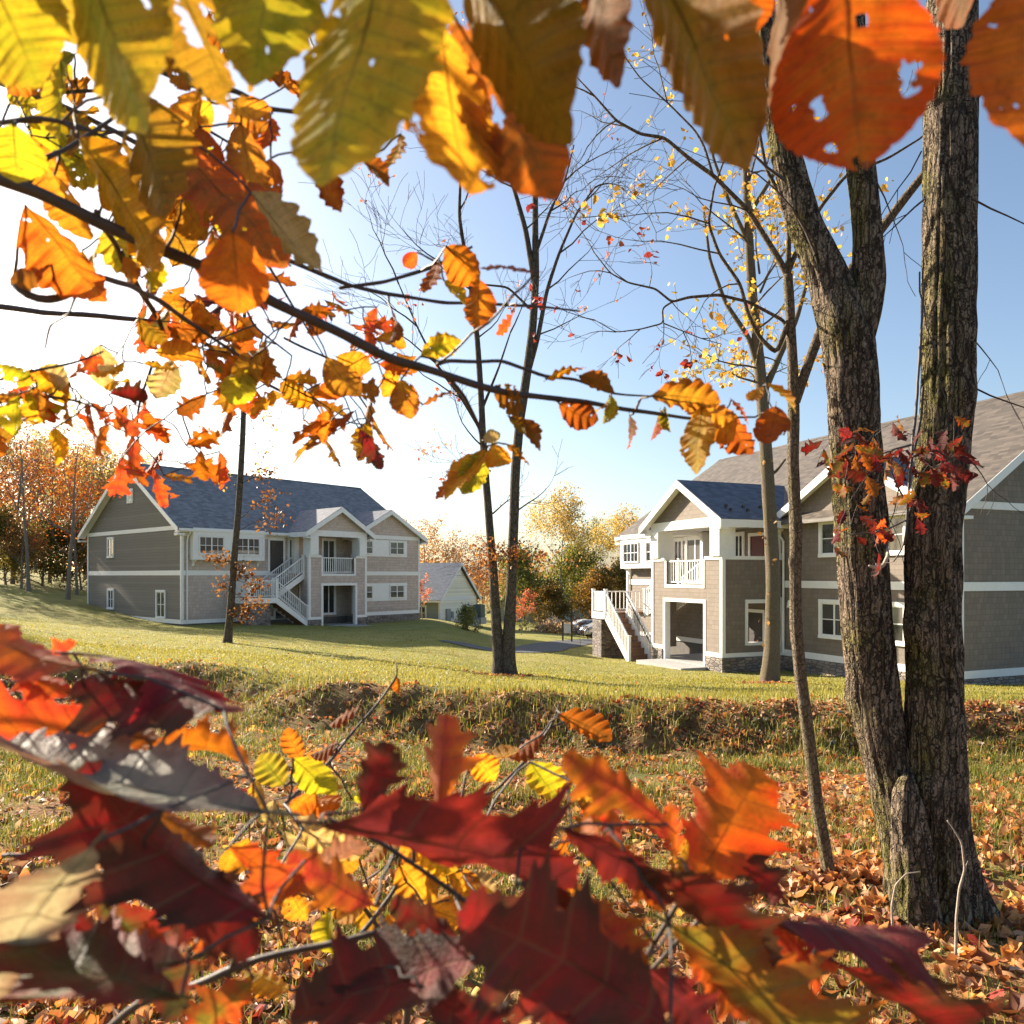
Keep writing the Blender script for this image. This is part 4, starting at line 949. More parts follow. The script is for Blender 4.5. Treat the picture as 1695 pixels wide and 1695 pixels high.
def twin_oak():
    root = empty("oak_tree", P(1545, 1495, 3.75), "thick mossy oak with two joined trunks, one forked, in the leaf litter", "tree")
    d = 3.7; mb = MB()
    p, r = pixtrunk([(1568, 1560, d, 150), (1560, 1490, d, 122), (1552, 1400, d, 102), (1550, 1280, d, 92), (1548, 1200, d, 88), (1544, 1053, d, 82), (1543, 900, d, 80), (1563, 720, d + .05, 78), (1570, 600, d + .05, 78), (1572, 420, d + .1, 78), (1573, 200, d + .2, 76), (1575, 40, d + .25, 74), (1580, -250, d + .4, 70), (1590, -700, d + .7, 62), (1600, -1500, d + 1.2, 40)])
    bark_tube(mb, p, r, 300, 96, .13, 3, (.17, .50), [(1.55, 3.6, .035, .12), (.75, 3.9, .03, .14), (2.7, -1.2, .02, .1)])
    rel_build(mb, "trunk", 'bark_oak', root); mb = MB()
    d = 3.78
    p, r = pixtrunk([(1528, 1540, d, 110), (1508, 1420, d, 84), (1482, 1300, d, 78), (1456, 1200, d, 76), (1436, 1053, d, 78), (1426, 900, d, 80), (1415, 720, d, 78), (1410, 620, d, 80), (1402, 550, d, 82), (1370, 455, d + .05, 60), (1330, 370, d + .1, 52), (1298, 250, d + .15, 45), (1278, 130, d + .2, 40), (1262, 0, d + .3, 36), (1235, -300, d + .4, 28)])
    bark_tube(mb, p, r, 220, 80, .13, 9, (.2, .1), [(1.2, 2.8, .03, .1), (2.1, .5, .02, .1)])
    tp, tr_ = pixtrunk([(1408, 600, d, 50), (1425, 520, d, 60), (1438, 470, d, 54), (1436, 380, d, 46), (1425, 280, d + .02, 46), (1418, 200, d + .05, 42), (1412, 50, d + .1, 38), (1420, -300, d + .3, 28)])
    bark_tube(mb, tp, tr_, 100, 44, .12, 14)
    rel_build(mb, "forked_trunk", 'bark_oak', root); mb = MB()
    # broken stub welded between the stems at the foot
    p, r = pixtrunk([(1524, 1560, 3.60, 90), (1514, 1470, 3.60, 66), (1508, 1400, 3.61, 60), (1504, 1350, 3.61, 50), (1500, 1315, 3.62, 42), (1502, 1292, 3.63, 26), (1508, 1278, 3.65, 6)])
    bark_tube(mb, p, r, 80, 48, .26, 21); rel_build(mb, "stub", 'bark_oak', root); mb = MB()
    r = random.Random(8); tips = []
    for (px, py, dx, dz, L, rad) in ((1612, 330, .5, -.5, .45, .006), (1610, 560, .6, -.4, .35, .004), (1530, 330, -.4, -.5, .35, .006), (1522, 450, -.3, -.9, .5, .005), (1528, 640, -.25, -1.0, .8, .007), (1420, 250, .4, .3, .5, .008), (1610, 640, .9, -.7, .45, .006), (1450, 300, .3, -.5, .45, .005), (1300, 300, -.7, .3, .6, .009), (1350, 420, -.3, .8, .6, .009), (1600, 760, .8, -.5, .3, .004), (1525, 250, -.4, -.8, .5, .005)):
        mb = MB(); grow(mb, r, P(px, py, 3.7), Vector((dx, r.uniform(-.2, .2), dz)), L, rad, 1, tips, -.05, .25, (1, 3), .7, .55, .0018); rel_build(mb, "side_twig", 'twig', root)
twin_oak()

def slim_tree():
    d = 4.25
    root = empty("slim_tree", P(1372, 1440, d), "slim leaning tree with a bumpy trunk and forked top, near the thick oak", "tree"); mb = MB()
    p, r = pixtrunk([(1376, 1470, d, 26.4), (1370, 1430, d, 20.4), (1352, 1330, d, 20.4), (1338, 1220, d, 19.8), (1326, 1130, d, 19.2), (1317, 1040, d, 19.8), (1316, 960, d, 18.0), (1318, 880, d, 20.4), (1312, 760, d, 18.6), (1314, 690, d, 18.6), (1312, 600, d, 16.2), (1307, 500, d, 15.0), (1304, 455, d, 15.6)])
    bark_tube(mb, p, r, 150, 28, .10, 5, (.06, .25), [(1.05, 4.2, .012, .04), (1.5, 1., .010, .04), (1.85, 3.3, .012, .04)])
    limb_px(mb, [(1318, 665, d, 14), (1335, 610, d, 17), (1365, 530, d, 17), (1400, 460, d, 17), (1450, 390, d, 16), (1500, 325, d - .05, 14), (1560, 250, d - .1, 11), (1612, 170, d - .15, 8), (1680, 60, d - .2, 6), (1760, -60, d - .2, 4)], 60, 12)
    limb_px(mb, [(1304, 458, d, 12.0), (1290, 430, d, 10.2), (1265, 390, d, 9.0), (1240, 350, d, 8.4), (1215, 325, d, 7.8), (1180, 290, d, 7.2), (1140, 262, d, 6.6), (1100, 228, d, 5.4), (1060, 222, d, 4.8), (1020, 200, d, 4.2), (985, 160, d, 3.0), (955, 128, d, 1.8)], 70, 9)
    limb_px(mb, [(1304, 458, d, 10.8), (1306, 380, d, 7.8), (1290, 320, d, 7.2), (1268, 280, d, 6.0), (1250, 180, d, 4.8), (1262, 120, d, 3.6), (1268, 40, d, 2.4), (1270, -80, d, 1.8)], 50, 8)
    limb_px(mb, [(1304, 452, d, 9.6), (1325, 400, d, 7.2), (1360, 340, d, 6.6), (1400, 290, d, 5.4), (1470, 262, d, 4.2), (1530, 225, d, 3.0), (1575, 150, d, 1.8)], 40, 8)
    limb_px(mb, [(1180, 290, d, 4.8), (1165, 240, d, 4.2), (1150, 215, d, 3.6), (1105, 170, d, 3.0), (1060, 130, d, 2.4), (1010, 60, d, 1.8), (985, -30, d, 1.2)], 40, 6)
    limb_px(mb, [(1310, 520, d, 9.6), (1285, 585, d - .02, 8.4), (1258, 560, d, 7.2), (1238, 520, d, 6.6), (1225, 470, d, 6.0), (1190, 420, d, 5.4), (1172, 370, d, 4.8), (1182, 310, d, 3.6), (1208, 240, d, 2.4)], 50, 8)
    r = random.Random(4); tips = []
    for (px, py, dx, dz, L) in ((1240, 350, -.9, .5, .5), (1100, 228, -.8, -.4, .5), (1060, 222, -.6, .8, .5), (1140, 262, -.5, -.6, .4), (1268, 280, .5, .9, .5), (1250, 180, -.6, .7, .5), (1190, 420, -.9, -.1, .6), (1172, 370, -.8, .2, .6), (1400, 290, .3, .8, .4), (985, 160, -.8, .3, .35), (1020, 200, -.6, -.5, .4), (1105, 170, -.4, .8, .5), (1010, 60, -.8, .5, .4), (1225, 470, -.6, -.3, .5)):
        grow(mb, r, P(px, py, d), Vector((dx, r.uniform(-.4, .4), dz)), L, .006, 2, tips, .05, .25, (2, 3), .7, .6, .0016)
    limb_px(mb, [(1312, 560, d, 7.2), (1296, 530, d, 6.0), (1240, 500, d, 5.4), (1190, 488, d, 5.4), (1140, 492, d, 4.8), (1112, 500, d, 4.2), (1085, 478, d, 3.6), (1040, 468, d, 3.0), (1010, 452, d, 2.4), (985, 420, d, 1.8)], 90, 8)
    limb_px(mb, [(1112, 500, d, 3.6), (1096, 510, d, 3.0), (1098, 535, d, 3.0), (1060, 545, d, 2.4), (1020, 550, d, 1.8), (985, 530, d, 1.2)], 30, 5)
    limb_px(mb, [(1098, 535, d, 2.4), (1130, 548, d, 1.8), (1160, 560, d, 1.8), (1195, 570, d, 1.2)], 20, 5)
    red = []
    for (px, py, dx, dz, L) in ((1040, 468, -.6, .6, .25), (1010, 452, -.9, .2, .3), (985, 420, -.4, .9, .35), (1060, 545, -.6, -.5, .2), (1098, 530, .3, -.9, .2), (1130, 548, .6, -.6, .2), (1160, 560, .8, .2, .18), (1112, 500, .3, -.7, .2), (1020, 550, -.8, .3, .25), (1075, 475, .2, .5, .2), (985, 530, -.8, -.1, .3)):
        grow(mb, r, P(px, py, d), Vector((dx, r.uniform(-.5, .5), dz)), L, .004, 2, red, -.05, .25, (2, 3), .7, .6, .0013)
    rel_build(mb, "trunk", 'bark_grey', root)
    me = leaf_cloud("crown", r, [t for t in tips if mnoise.noise(t[0] * 3.) > .1], 1.3, .042, .012, 'gold'); rel_mesh("crown", me, root)
    me = leaf_cloud("red_leaves", r, [t for t in red if r.random() < .16], 1.4, .045, .010, 'red', .0); rel_mesh("red_leaves", me, root)
slim_tree()

def yellow_tree():
    d = 21.5
    root = empty("yellow_tree", P(1275, 1118, d), "tall tree with small yellow leaves growing against the sunlit portico of the brown house", "tree"); mb = MB()
    p, r = pixtrunk([(1273, 1150, d, 36.7), (1275, 1115, d, 28.6), (1279, 1060, d, 25.2), (1280, 960, d, 23.1), (1275, 860, d, 21.8), (1268, 750, d, 20.4), (1262, 660, d, 19.0), (1256, 590, d, 17.7), (1246, 500, d, 16.3), (1240, 400, d, 14.3), (1235, 300, d, 12.2), (1232, 180, d, 9.5), (1240, 60, d, 6.8), (1245, -100, d, 4.8), (1250, -320, d, 2.0)])
    bark_tube(mb, p, r, 120, 24, .06, 6, (.5, .18))
    for l in ([(1262, 655, d, 12.2), (1290, 590, d, 10.2), (1318, 530, d, 8.2), (1335, 470, d, 6.1), (1345, 400, d, 4.1)],
              [(1258, 620, d, 10.9), (1240, 560, d, 8.8), (1200, 500, d, 7.5), (1175, 430, d, 5.4), (1165, 350, d, 3.4)],
              [(1238, 400, d, 8.2), (1205, 330, d, 6.8), (1180, 260, d, 4.8), (1175, 180, d, 2.7)],
              [(1237, 360, d, 8.2), (1280, 290, d, 6.1), (1320, 200, d, 4.1), (1330, 100, d, 2.7)],
              [(1270, 790, d, 6.1), (1285, 780, d, 4.8), (1300, 760, d, 3.4)]):
        limb_px(mb, l, 30, 8)
    r = random.Random(14); tips = []
    for k in range(46):
        t = r.random(); py = 640 - t * 900; px = 1250 + r.uniform(-12, 12); el = r.uniform(.1, 1.0); a = r.uniform(0, 6.28)
        grow(mb, r, P(px, py, d), Vector((math.cos(a), math.sin(a), el)), r.uniform(1.2, 2.6) * (1.1 - .4 * t), .035, 2, tips, .15, .22, (2, 3), .75, .6, .006)
    rel_build(mb, "trunk", 'bark_grey', root)
    me = leaf_cloud("crown", r, [t for t in tips if t[0].z > 7 or mnoise.noise(t[0] * .7) > .1], 3.4, .15, .09, 'gold'); c = rel_mesh("crown", me, root); c.color = (1.1, 1.1, 1, 1)
    me = leaf_cloud("crown", r, [(P(1270 + r.gauss(0, 6), 800 + r.uniform(-60, 320), d - .3), None) for _ in range(14)], 1.2, .13, .1, 'brown'); rel_mesh("stray_leaves", me, root)
yellow_tree()

def twin_tree():
    d = 22.3
    root = empty("twin_tree", P(832, 1118, d), "tall bare tree with two slender trunks standing alone on the lawn", "tree"); mb = MB()
    p, r = pixtrunk([(846, 1140, d, 37.0), (842, 1110, d, 23.7), (842, 1060, d, 20.7), (846, 980, d, 17.8), (850, 880, d, 16.3), (853, 780, d, 15.5), (860, 700, d, 14.8), (872, 620, d, 14.8), (882, 540, d, 13.3), (887, 460, d, 11.8), (886, 380, d, 10.4), (886, 290, d, 8.9), (885, 200, d, 7.4), (890, 80, d, 5.2), (900, -60, d, 3.0)])
    bark_tube(mb, p, r, 110, 18, .05, 2, (.45, .35)); rel_build(mb, "trunk", 'bark_dark', root); mb = MB()
    p, r = pixtrunk([(824, 1140, d, 37.0), (826, 1105, d, 19.2), (822, 1040, d, 17.8), (816, 940, d, 14.8), (808, 840, d, 12.6), (800, 740, d, 11.8), (796, 650, d, 10.4), (790, 560, d, 8.9), (780, 480, d, 8.1), (768, 410, d, 6.7), (760, 360, d, 5.9), (762, 300, d, 4.4), (768, 220, d, 3.0)])
    bark_tube(mb, p, r, 90, 14, .05, 4, (.4, .3)); rel_build(mb, "second_trunk", 'bark_dark', root); mb = MB()
    for l in ([(885, 470, d, 10.4), (870, 380, d, 8.9), (850, 310, d, 6.7), (828, 250, d, 5.2), (800, 170, d, 3.0)], [(868, 640, d, 8.9), (890, 560, d, 8.1), (905, 480, d, 6.7), (925, 420, d, 5.2), (955, 350, d, 3.7), (985, 310, d, 2.2)], [(795, 710, d, 6.7), (765, 660, d, 5.9), (720, 600, d, 4.4), (690, 540, d, 3.0), (660, 470, d, 2.2)],
              [(887, 420, d, 5.9), (910, 350, d, 5.2), (935, 300, d, 3.0), (950, 240, d, 2.2)], [(886, 330, d, 5.2), (875, 260, d, 4.4), (868, 180, d, 3.0), (872, 90, d, 2.2)], [(797, 680, d, 5.2), (825, 610, d, 3.7), (845, 550, d, 2.2)], [(887, 520, d, 4.4), (840, 475, d, 3.7), (790, 470, d, 3.0), (740, 440, d, 2.2)]):
        limb_px(mb, l, 26, 7)
    r = random.Random(24); tips = []
    for (px, py, dx, dz, L) in ((905, 480, .8, .6, 2.6), (925, 420, .9, .3, 2.4), (955, 350, .8, .9, 2.0), (985, 310, .6, .5, 1.5), (765, 660, -.8, .5, 2.2), (720, 600, -.9, .4, 2.4), (690, 540, -.6, .8, 2.2), (660, 470, -.6, .9, 2.2), (768, 410, -.8, .5, 1.8), (760, 350, .6, .7, 1.8), (762, 300, -.6, .8, 1.8), (850, 310, -.9, .4, 1.8), (828, 250, -.6, .7, 2.0), (870, 380, .7, .5, 1.4), (910, 350, .9, .5, 2.), (935, 300, .8, .7, 2.), (886, 200, .7, .7, 2.4), (890, 100, -.6, .8, 2.2), (868, 180, -.8, .5, 2.), (780, 480, -.9, .3, 2.), (790, 560, .6, .6, 1.5), (800, 740, -.7, .7, 1.6), (880, 560, .9, .4, 1.8), (845, 550, .5, .8, 1.4), (740, 440, -.8, .3, 1.8), (790, 470, -.3, .9, 1.5), (816, 850, .5, .4, 1.2), (850, 850, .8, .3, 1.4), (812, 780, -.9, .2, 1.4)):
        grow(mb, r, P(px, py, d), Vector((dx, r.uniform(-.7, .7), dz)), L, .028, 2, tips, .12, .24, (2, 4), .7, .62, .006)
    rel_build(mb, "limbs", 'bark_dark', root)
    me = leaf_cloud("crown", r, [t for t in tips if mnoise.noise(t[0] * .55) > .12], 1.6, .11, .05, 'pink'); rel_mesh("crown", me, root)
    t2 = [(P(r.gauss(845, 38), r.gauss(915, 10), d - .3), None) for _ in range(60)] + [(P(r.gauss(800, 18), r.gauss(930, 10), d - .3), None) for _ in range(20)]
    for k in range(16):
        b = MB(); grow(b, r, P(r.uniform(820, 852), r.uniform(900, 950), d), Vector((r.uniform(-1, 1), r.uniform(-.6, .2), r.uniform(-.1, .3))), 1.1, .010, 1, [], .0, .25, (2, 3), .7, .6, .004); rel_build(b, "side_twig", 'bark_dark', root)
    me = leaf_cloud("low_leaves", r, t2, 6, .10, .12, 'rust'); rel_mesh("low_leaves", me, root)
twin_tree()

def lawn_oak():
    d = 29.0
    root = empty("young_oak", G(377, d), "slim dark oak with a few brown leaves standing before the tan house", "tree"); mb = MB()
    g = G(377, d)
    p, r = pixtrunk([(376, 1075, d, 18), (378, 1050, d, 13), (383, 990, d, 12), (388, 920, d, 11), (394, 850, d, 10), (398, 790, d, 10), (402, 720, d, 9), (404, 650, d, 8), (405, 560, d, 6), (404, 460, d, 4), (402, 380, d, 2)])
    bark_tube(mb, p, r, 70, 12, .05, 7, (.3, .2)); r = random.Random(3); tips = []; tips2 = []
    for (px, py, dx, dz, L) in ((392, 880, .9, .35, 1.9), (394, 860, 1., .5, 1.6), (389, 930, -.9, -.1, .9), (386, 960, .9, .1, 1.3), (384, 980, .7, -.3, 1.2), (387, 950, -.4, -.6, .8), (388, 925, .5, -.5, .8), (397, 800, .8, .2, 1.2), (385, 990, .5, -.6, .9)):
        grow(mb, r, P(px, py, d), Vector((dx, r.uniform(-.3, .3), dz)), L * .75, .02, 1, tips, .02, .2, (3, 4), .6, .5, .005)
    for (px, py, dx, dz, L) in ((400, 740, -.9, .4, 1.0), (401, 720, .9, .3, 1.1), (398, 770, .8, .2, 1.2), (397, 790, -.8, .2, .9), (403, 690, .6, .7, .9), (403, 700, -.6, .6, .8), (404, 600, .6, .8, .9), (404, 560, -.6, .8, .9)):
        grow(mb, r, P(px, py, d), Vector((dx, r.uniform(-.4, .4), dz)), L, .016, 1, tips2, .1, .2, (2, 4), .7, .6, .005)
    rel_build(mb, "trunk", 'bark_dark', root)
    c = rel_mesh("crown", leaf_cloud("crown", r, tips, 12, .13, .16, 'brown'), root); c.color = (.55, .5, .5, 1)  # shade on the crown put into a darker leaf tint
    rel_mesh("upper_leaves", leaf_cloud("upper_leaves", r, tips2, 3.5, .13, .14, 'gold'), root)
lawn_oak()

def brush():
    d = 64; g = G(915, d); root = empty("brush_pile", g, "pale brown heap of cut brush beside the sign", "brush pile"); r = random.Random(6); mb = MB()
    for k in range(260):
        x = r.gauss(0, 1.0); z = max(0, 1.5 - abs(x) * .75) * r.random(); p = Vector((x, r.gauss(0, .6), z)); dr = Vector((r.uniform(-1, 1), r.uniform(-1, 1), r.uniform(-.1, .6))).normalized()
        mb.tube([p - dr * .3, p + dr * r.uniform(.2, .6)], r.uniform(.012, .03), 4)
    mb.build("branches", M['twig_pale'], root)
    rel_mesh("dry_leaves", leaf_cloud("dry_leaves", r, [(g + Vector((r.gauss(0, .9), r.gauss(0, .6), r.random() * .9)), None) for _ in range(90)], 7, .22, .2, 'brown'), root).color = (1.1, 1.5, 2.2, 1)
brush()
# ------------------------------------------------------------------ grass and fallen leaves (nobody could count them)
def scatter(n, y0, y1, rs, power=1.0, amax=.78, x0=None):
    y = y0 + (y1 - y0) * rs.rand(n) ** power; a = rs.uniform(-amax, amax, n); x = a * (y + .6)
    return x, y
def normals(x, y, e=.08):
    dzx = (ground_z(x + e, y) - ground_z(x - e, y)) / (2 * e); dzy = (ground_z(x, y + e) - ground_z(x, y - e)) / (2 * e)
    n = np.stack([-dzx, -dzy, np.ones_like(dzx)], 1); return n / np.linalg.norm(n, axis=1)[:, None]

def fallen_leaves():
    rs = np.random.RandomState(2)
    xs, ys = [], []
    for n, y0, y1, pw in ((17000, 1.2, 7.5, 1.15), (22000, 5, 13.5, 1.), (2600, 15, 30, 1.2), (34000, 9.5, 17.5, 1.)):
        x, y = scatter(n, y0, y1, rs, pw); den = .30 + 1.5 * np.clip(_vnoise(x, y, 1.3, 21) + .45, 0, 1) * (_vnoise(x, y, .45, 22) + .65) * np.where(y < 5, 1.15, .8)
        den *= np.where(turf(x, y) > .6, .30, 1.0); den *= np.where(y > 4.6, np.clip(.62 + .35 * (x / np.maximum(y, 1) - .1), .4, .9), 1)
        if n == 34000: den = (.3 + den) * .95 * np.exp(-((y - bank_y(x, y)) / 1.2) ** 2)
        keep = rs.rand(n) < den; xs.append(x[keep]); ys.append(y[keep])
    for cx_, cy_, k_, sp_ in ((2.10, 3.72, 380, .34), (1.78, 4.25, 160, .2), (-.28, 22.0, 260, .6), (7.3, 21.2, 260, .6)):       # drifts caught against the trunks
        xs.append(cx_ + rs.normal(0, sp_, k_)); ys.append(cy_ - abs(rs.normal(0, sp_ * .8, k_)) + sp_ * .2)
    x = np.concatenate(xs); y = np.concatenate(ys); n = len(x); z = ground_z(x, y); N = normals(x, y)
    N = N + rs.normal(0, .45, (n, 3)); N[:, 2] = np.abs(N[:, 2]) + .15; N /= np.linalg.norm(N, axis=1)[:, None]
    d = np.cross(N, rs.normal(0, 1, (n, 3))); d /= np.linalg.norm(d, axis=1)[:, None]; e = np.cross(N, d)
    L = np.clip(rs.lognormal(-2.5, .33, n), .03, .125)[:, None]; w = L * rs.uniform(.22, .40, n)[:, None]; cu = rs.uniform(-.6, .9, n)[:, None] * L
    c = np.stack([x, y, z + rs.uniform(.004, .03, n)], 1)
    # outline with lobes: 10 rim points round a raised midrib of 4
    st = [0, .28, .55, .8, 1.0]; half = [.12, .85, .55, 1.0, 0.02]
    V = []
    mid = [c + d * (L * (s - .5)) + N * (cu * (4 * (s - .5) ** 2 - .3) * .6) for s in st]
    rim = [[mid[i] + sg * e * (w * half[i]) + N * (cu * .55 * half[i]) + d * (L * .06 * half[i]) for i in range(5)] for sg in (-1, 1)]
    V = np.stack(mid + rim[0] + rim[1], 1); V += rs.normal(0, .003, V.shape); V = V.reshape(-1, 3)
    i0 = np.arange(n) * 15; fs = []
    for k in range(4):
        fs.append(np.stack([i0 + k, i0 + k + 1, i0 + 5 + k + 1, i0 + 5 + k], 1)); fs.append(np.stack([i0 + k, i0 + 10 + k, i0 + 10 + k + 1, i0 + k + 1], 1))
    pal = np.array([(.42, .19, .075), (.34, .13, .05), (.50, .27, .13), (.26, .10, .04), (.56, .34, .19), (.18, .07, .035), (.58, .26, .07), (.60, .40, .10), (.30, .045, .03), (.46, .36, .27)])
    p = np.array([.18, .18, .17, .12, .10, .09, .07, .03, .03, .03]); pick = rs.choice(len(pal), n, p=p)
    col = pal[pick] * rs.uniform(.7, 1.4, (n, 1)) * (1 - .3 * np.exp(-((y - bank_y(x, y)) / 1.0) ** 2))[:, None]; col = np.repeat(col, 15, axis=0)  # leaves on the bank darkened, its shade put into their colour
    me = np_mesh("fallen_leaves", V, np.concatenate(fs), M['litter'], True, col)
    tag(mesh_obj("fallen_leaves", me), "brown and orange fallen leaves lying on the ground", kind="stuff")
M['litter'] = m_leafcloud("fallen_leaf", .28, .6)
fallen_leaves()

def grass():
    rs = np.random.RandomState(9); xs, ys, hs, ws = [], [], [], []
    for n, y0, y1, pw, h, w, den0 in ((110000, 2.5, 10.8, .75, .09, .0034, 1.0), (60000, 7, 17, 1, .13, .005, .8), (60000, 9, 17.8, 1, .17, .006, 1.1), (60000, 8, 14.8, 1, .12, .0045, 1.3), (70000, 14, 24, 1.1, .06, .009, 1.), (60000, 22, 45, 1.3, .05, .014, 1.)):
        x, y = scatter(n, y0, y1, rs, pw, .74); q = _vnoise(x, y, 1.1, 31) + _vnoise(x, y, .4, 32) * .7
        keep = rs.rand(n) < np.clip(den0 * (.45 + 1.5 * q) if y0 < 13 else den0, 0, 1)
        if h == .17: keep &= rs.rand(n) < 1.0 * np.exp(-((y - bank_y(x, y)) / 1.15) ** 2) * (.25 + 2.2 * np.clip(_vnoise(x, y, .35, 35) + .1, 0, 1))
        if h == .12: keep &= rs.rand(n) < np.exp(-((y - bank_y(x, y) + 2.1) / .8) ** 2)
        if h == .13 and y1 == 17: keep &= rs.rand(n) < 1 - .4 * np.exp(-((y - bank_y(x, y)) / 1.0) ** 2)
        keep &= ~((turf(x, y) < .5) & (y0 >= 13)); x = x[keep]; y = y[keep]; q = q[keep]
        xs.append(x); ys.append(y); hs.append(h * rs.uniform(.5, 1.4, len(x)) * (1 + .8 * np.clip(q, 0, 1))); ws.append(np.full(len(x), w))
    x = np.concatenate(xs); y = np.concatenate(ys); h = np.concatenate(hs)[:, None]; w = np.concatenate(ws)[:, None]; n = len(x); z = ground_z(x, y)
    c = np.stack([x, y, z - .01], 1); a = rs.uniform(0, 2 * np.pi, n); e = np.stack([np.cos(a), np.sin(a), np.zeros(n)], 1)
    b = np.stack([-np.sin(a), np.cos(a), np.zeros(n)], 1) * rs.uniform(-.2, .9, n)[:, None] + rs.normal(0, .15, (n, 3)) * np.array([1, 1, 0]); up = np.array([0, 0, 1.])
    m = c + up * h * .55 + b * h * .25; t = c + up * h * rs.uniform(.6, 1, n)[:, None] + b * h * .9
    V = np.stack([c - e * w, c + e * w, m + e * w * .75, m - e * w * .75, t], 1).reshape(-1, 3); i = np.arange(n) * 5
    fa = np.concatenate([np.stack([i, i + 1, i + 2, i + 3], 1), np.stack([i + 3, i + 2, i + 4, i + 4], 1)])
    fa = np.concatenate([np.stack([i, i + 1, i + 2], 1), np.stack([i, i + 2, i + 3], 1), np.stack([i + 3, i + 2, i + 4], 1)])
    pal = np.array([(.11, .145, .025), (.16, .185, .035), (.24, .22, .055), (.36, .29, .10), (.07, .10, .02), (.46, .35, .16)])
    p1 = np.array([.25, .25, .2, .12, .13, .05]); pick = rs.choice(6, n, p=p1)
    col = pal[pick] * rs.uniform(.7, 1.2, (n, 1)); tf = np.clip(turf(x, y), 0, 1)[:, None]; lawnc = np.array([.32, .305, .072]) * (1 + .25 * _vnoise(x, y, 2.3, 8))[:, None] * rs.uniform(.85, 1.15, (n, 1)); col = col * (1 - tf * .7) + lawnc * tf * .7
    col = np.repeat(col, 5, axis=0)
    me = np_mesh("grass", V, fa, M['blade'], False, col)
    tag(mesh_obj("grass", me), "short green and straw coloured grass on the lawn and ditch bank", kind="stuff")
M['blade'] = m_leafcloud("grass_blade", .4, .5)
grass()

def ground_twigs():
    def stick(pts, w, label, mat='twig_pale', kids=()):
        p0 = P(*pts[0][:3]); root = empty("dead_sapling", p0, label, "dead sapling", "bare dead saplings standing in the litter"); mb = MB()
        ps = [P(*q[:3]) for q in pts]; p, r = resample(ps, [w * (1 - .6 * i / (len(ps) - 1)) for i in range(len(ps))], 40)
        mb.tube(p, r, 7); rel_build(mb, "stem", mat, root)
        for k in kids:
            m2 = MB(); ps = [P(*q[:3]) for q in k]; p, r = resample(ps, [w * .55, w * .2], 12); m2.tube(p, r, 5); rel_build(m2, "side_shoot", mat, root)
    d = 3.1
    stick([(1582, 1580, d), (1583, 1520, d), (1588, 1470, d), (1597, 1440, d), (1592, 1395, d), (1578, 1372, d), (1568, 1358, d)], .006, "pale crooked dead sapling in front of the thick oak's foot", 'twig_pale', [[(1597, 1440, d), (1602, 1425, d)], [(1583, 1520, d), (1590, 1560, d)]])
    stick([(1478, 1560, d), (1476, 1500, d), (1482, 1465, d), (1500, 1446, d), (1524, 1443, d)], .005, "thin hooked dead sapling at the foot of the broken stub", 'twig_pale')
    d = 3.55
    root = empty("dead_spur", P(1442, 938, d), "pale broken branch spur curling against the forked trunk below the red leaves", "dead branch"); mb = MB()
    ps = [P(1468, 905, 3.70), P(1470, 920, d), (P(1462, 937, d)), P(1450, 940, d), P(1438, 936, d)]; p, r = resample(ps, [.006, .009, .009, .011, .004], 30); mb.tube(p, r, 7)
    ps = [P(1452, 940, d), P(1450, 932, d)]; mb.tube(ps, [.006, .002], 5); rel_build(mb, "spur", 'twig_pale', root)
ground_twigs()
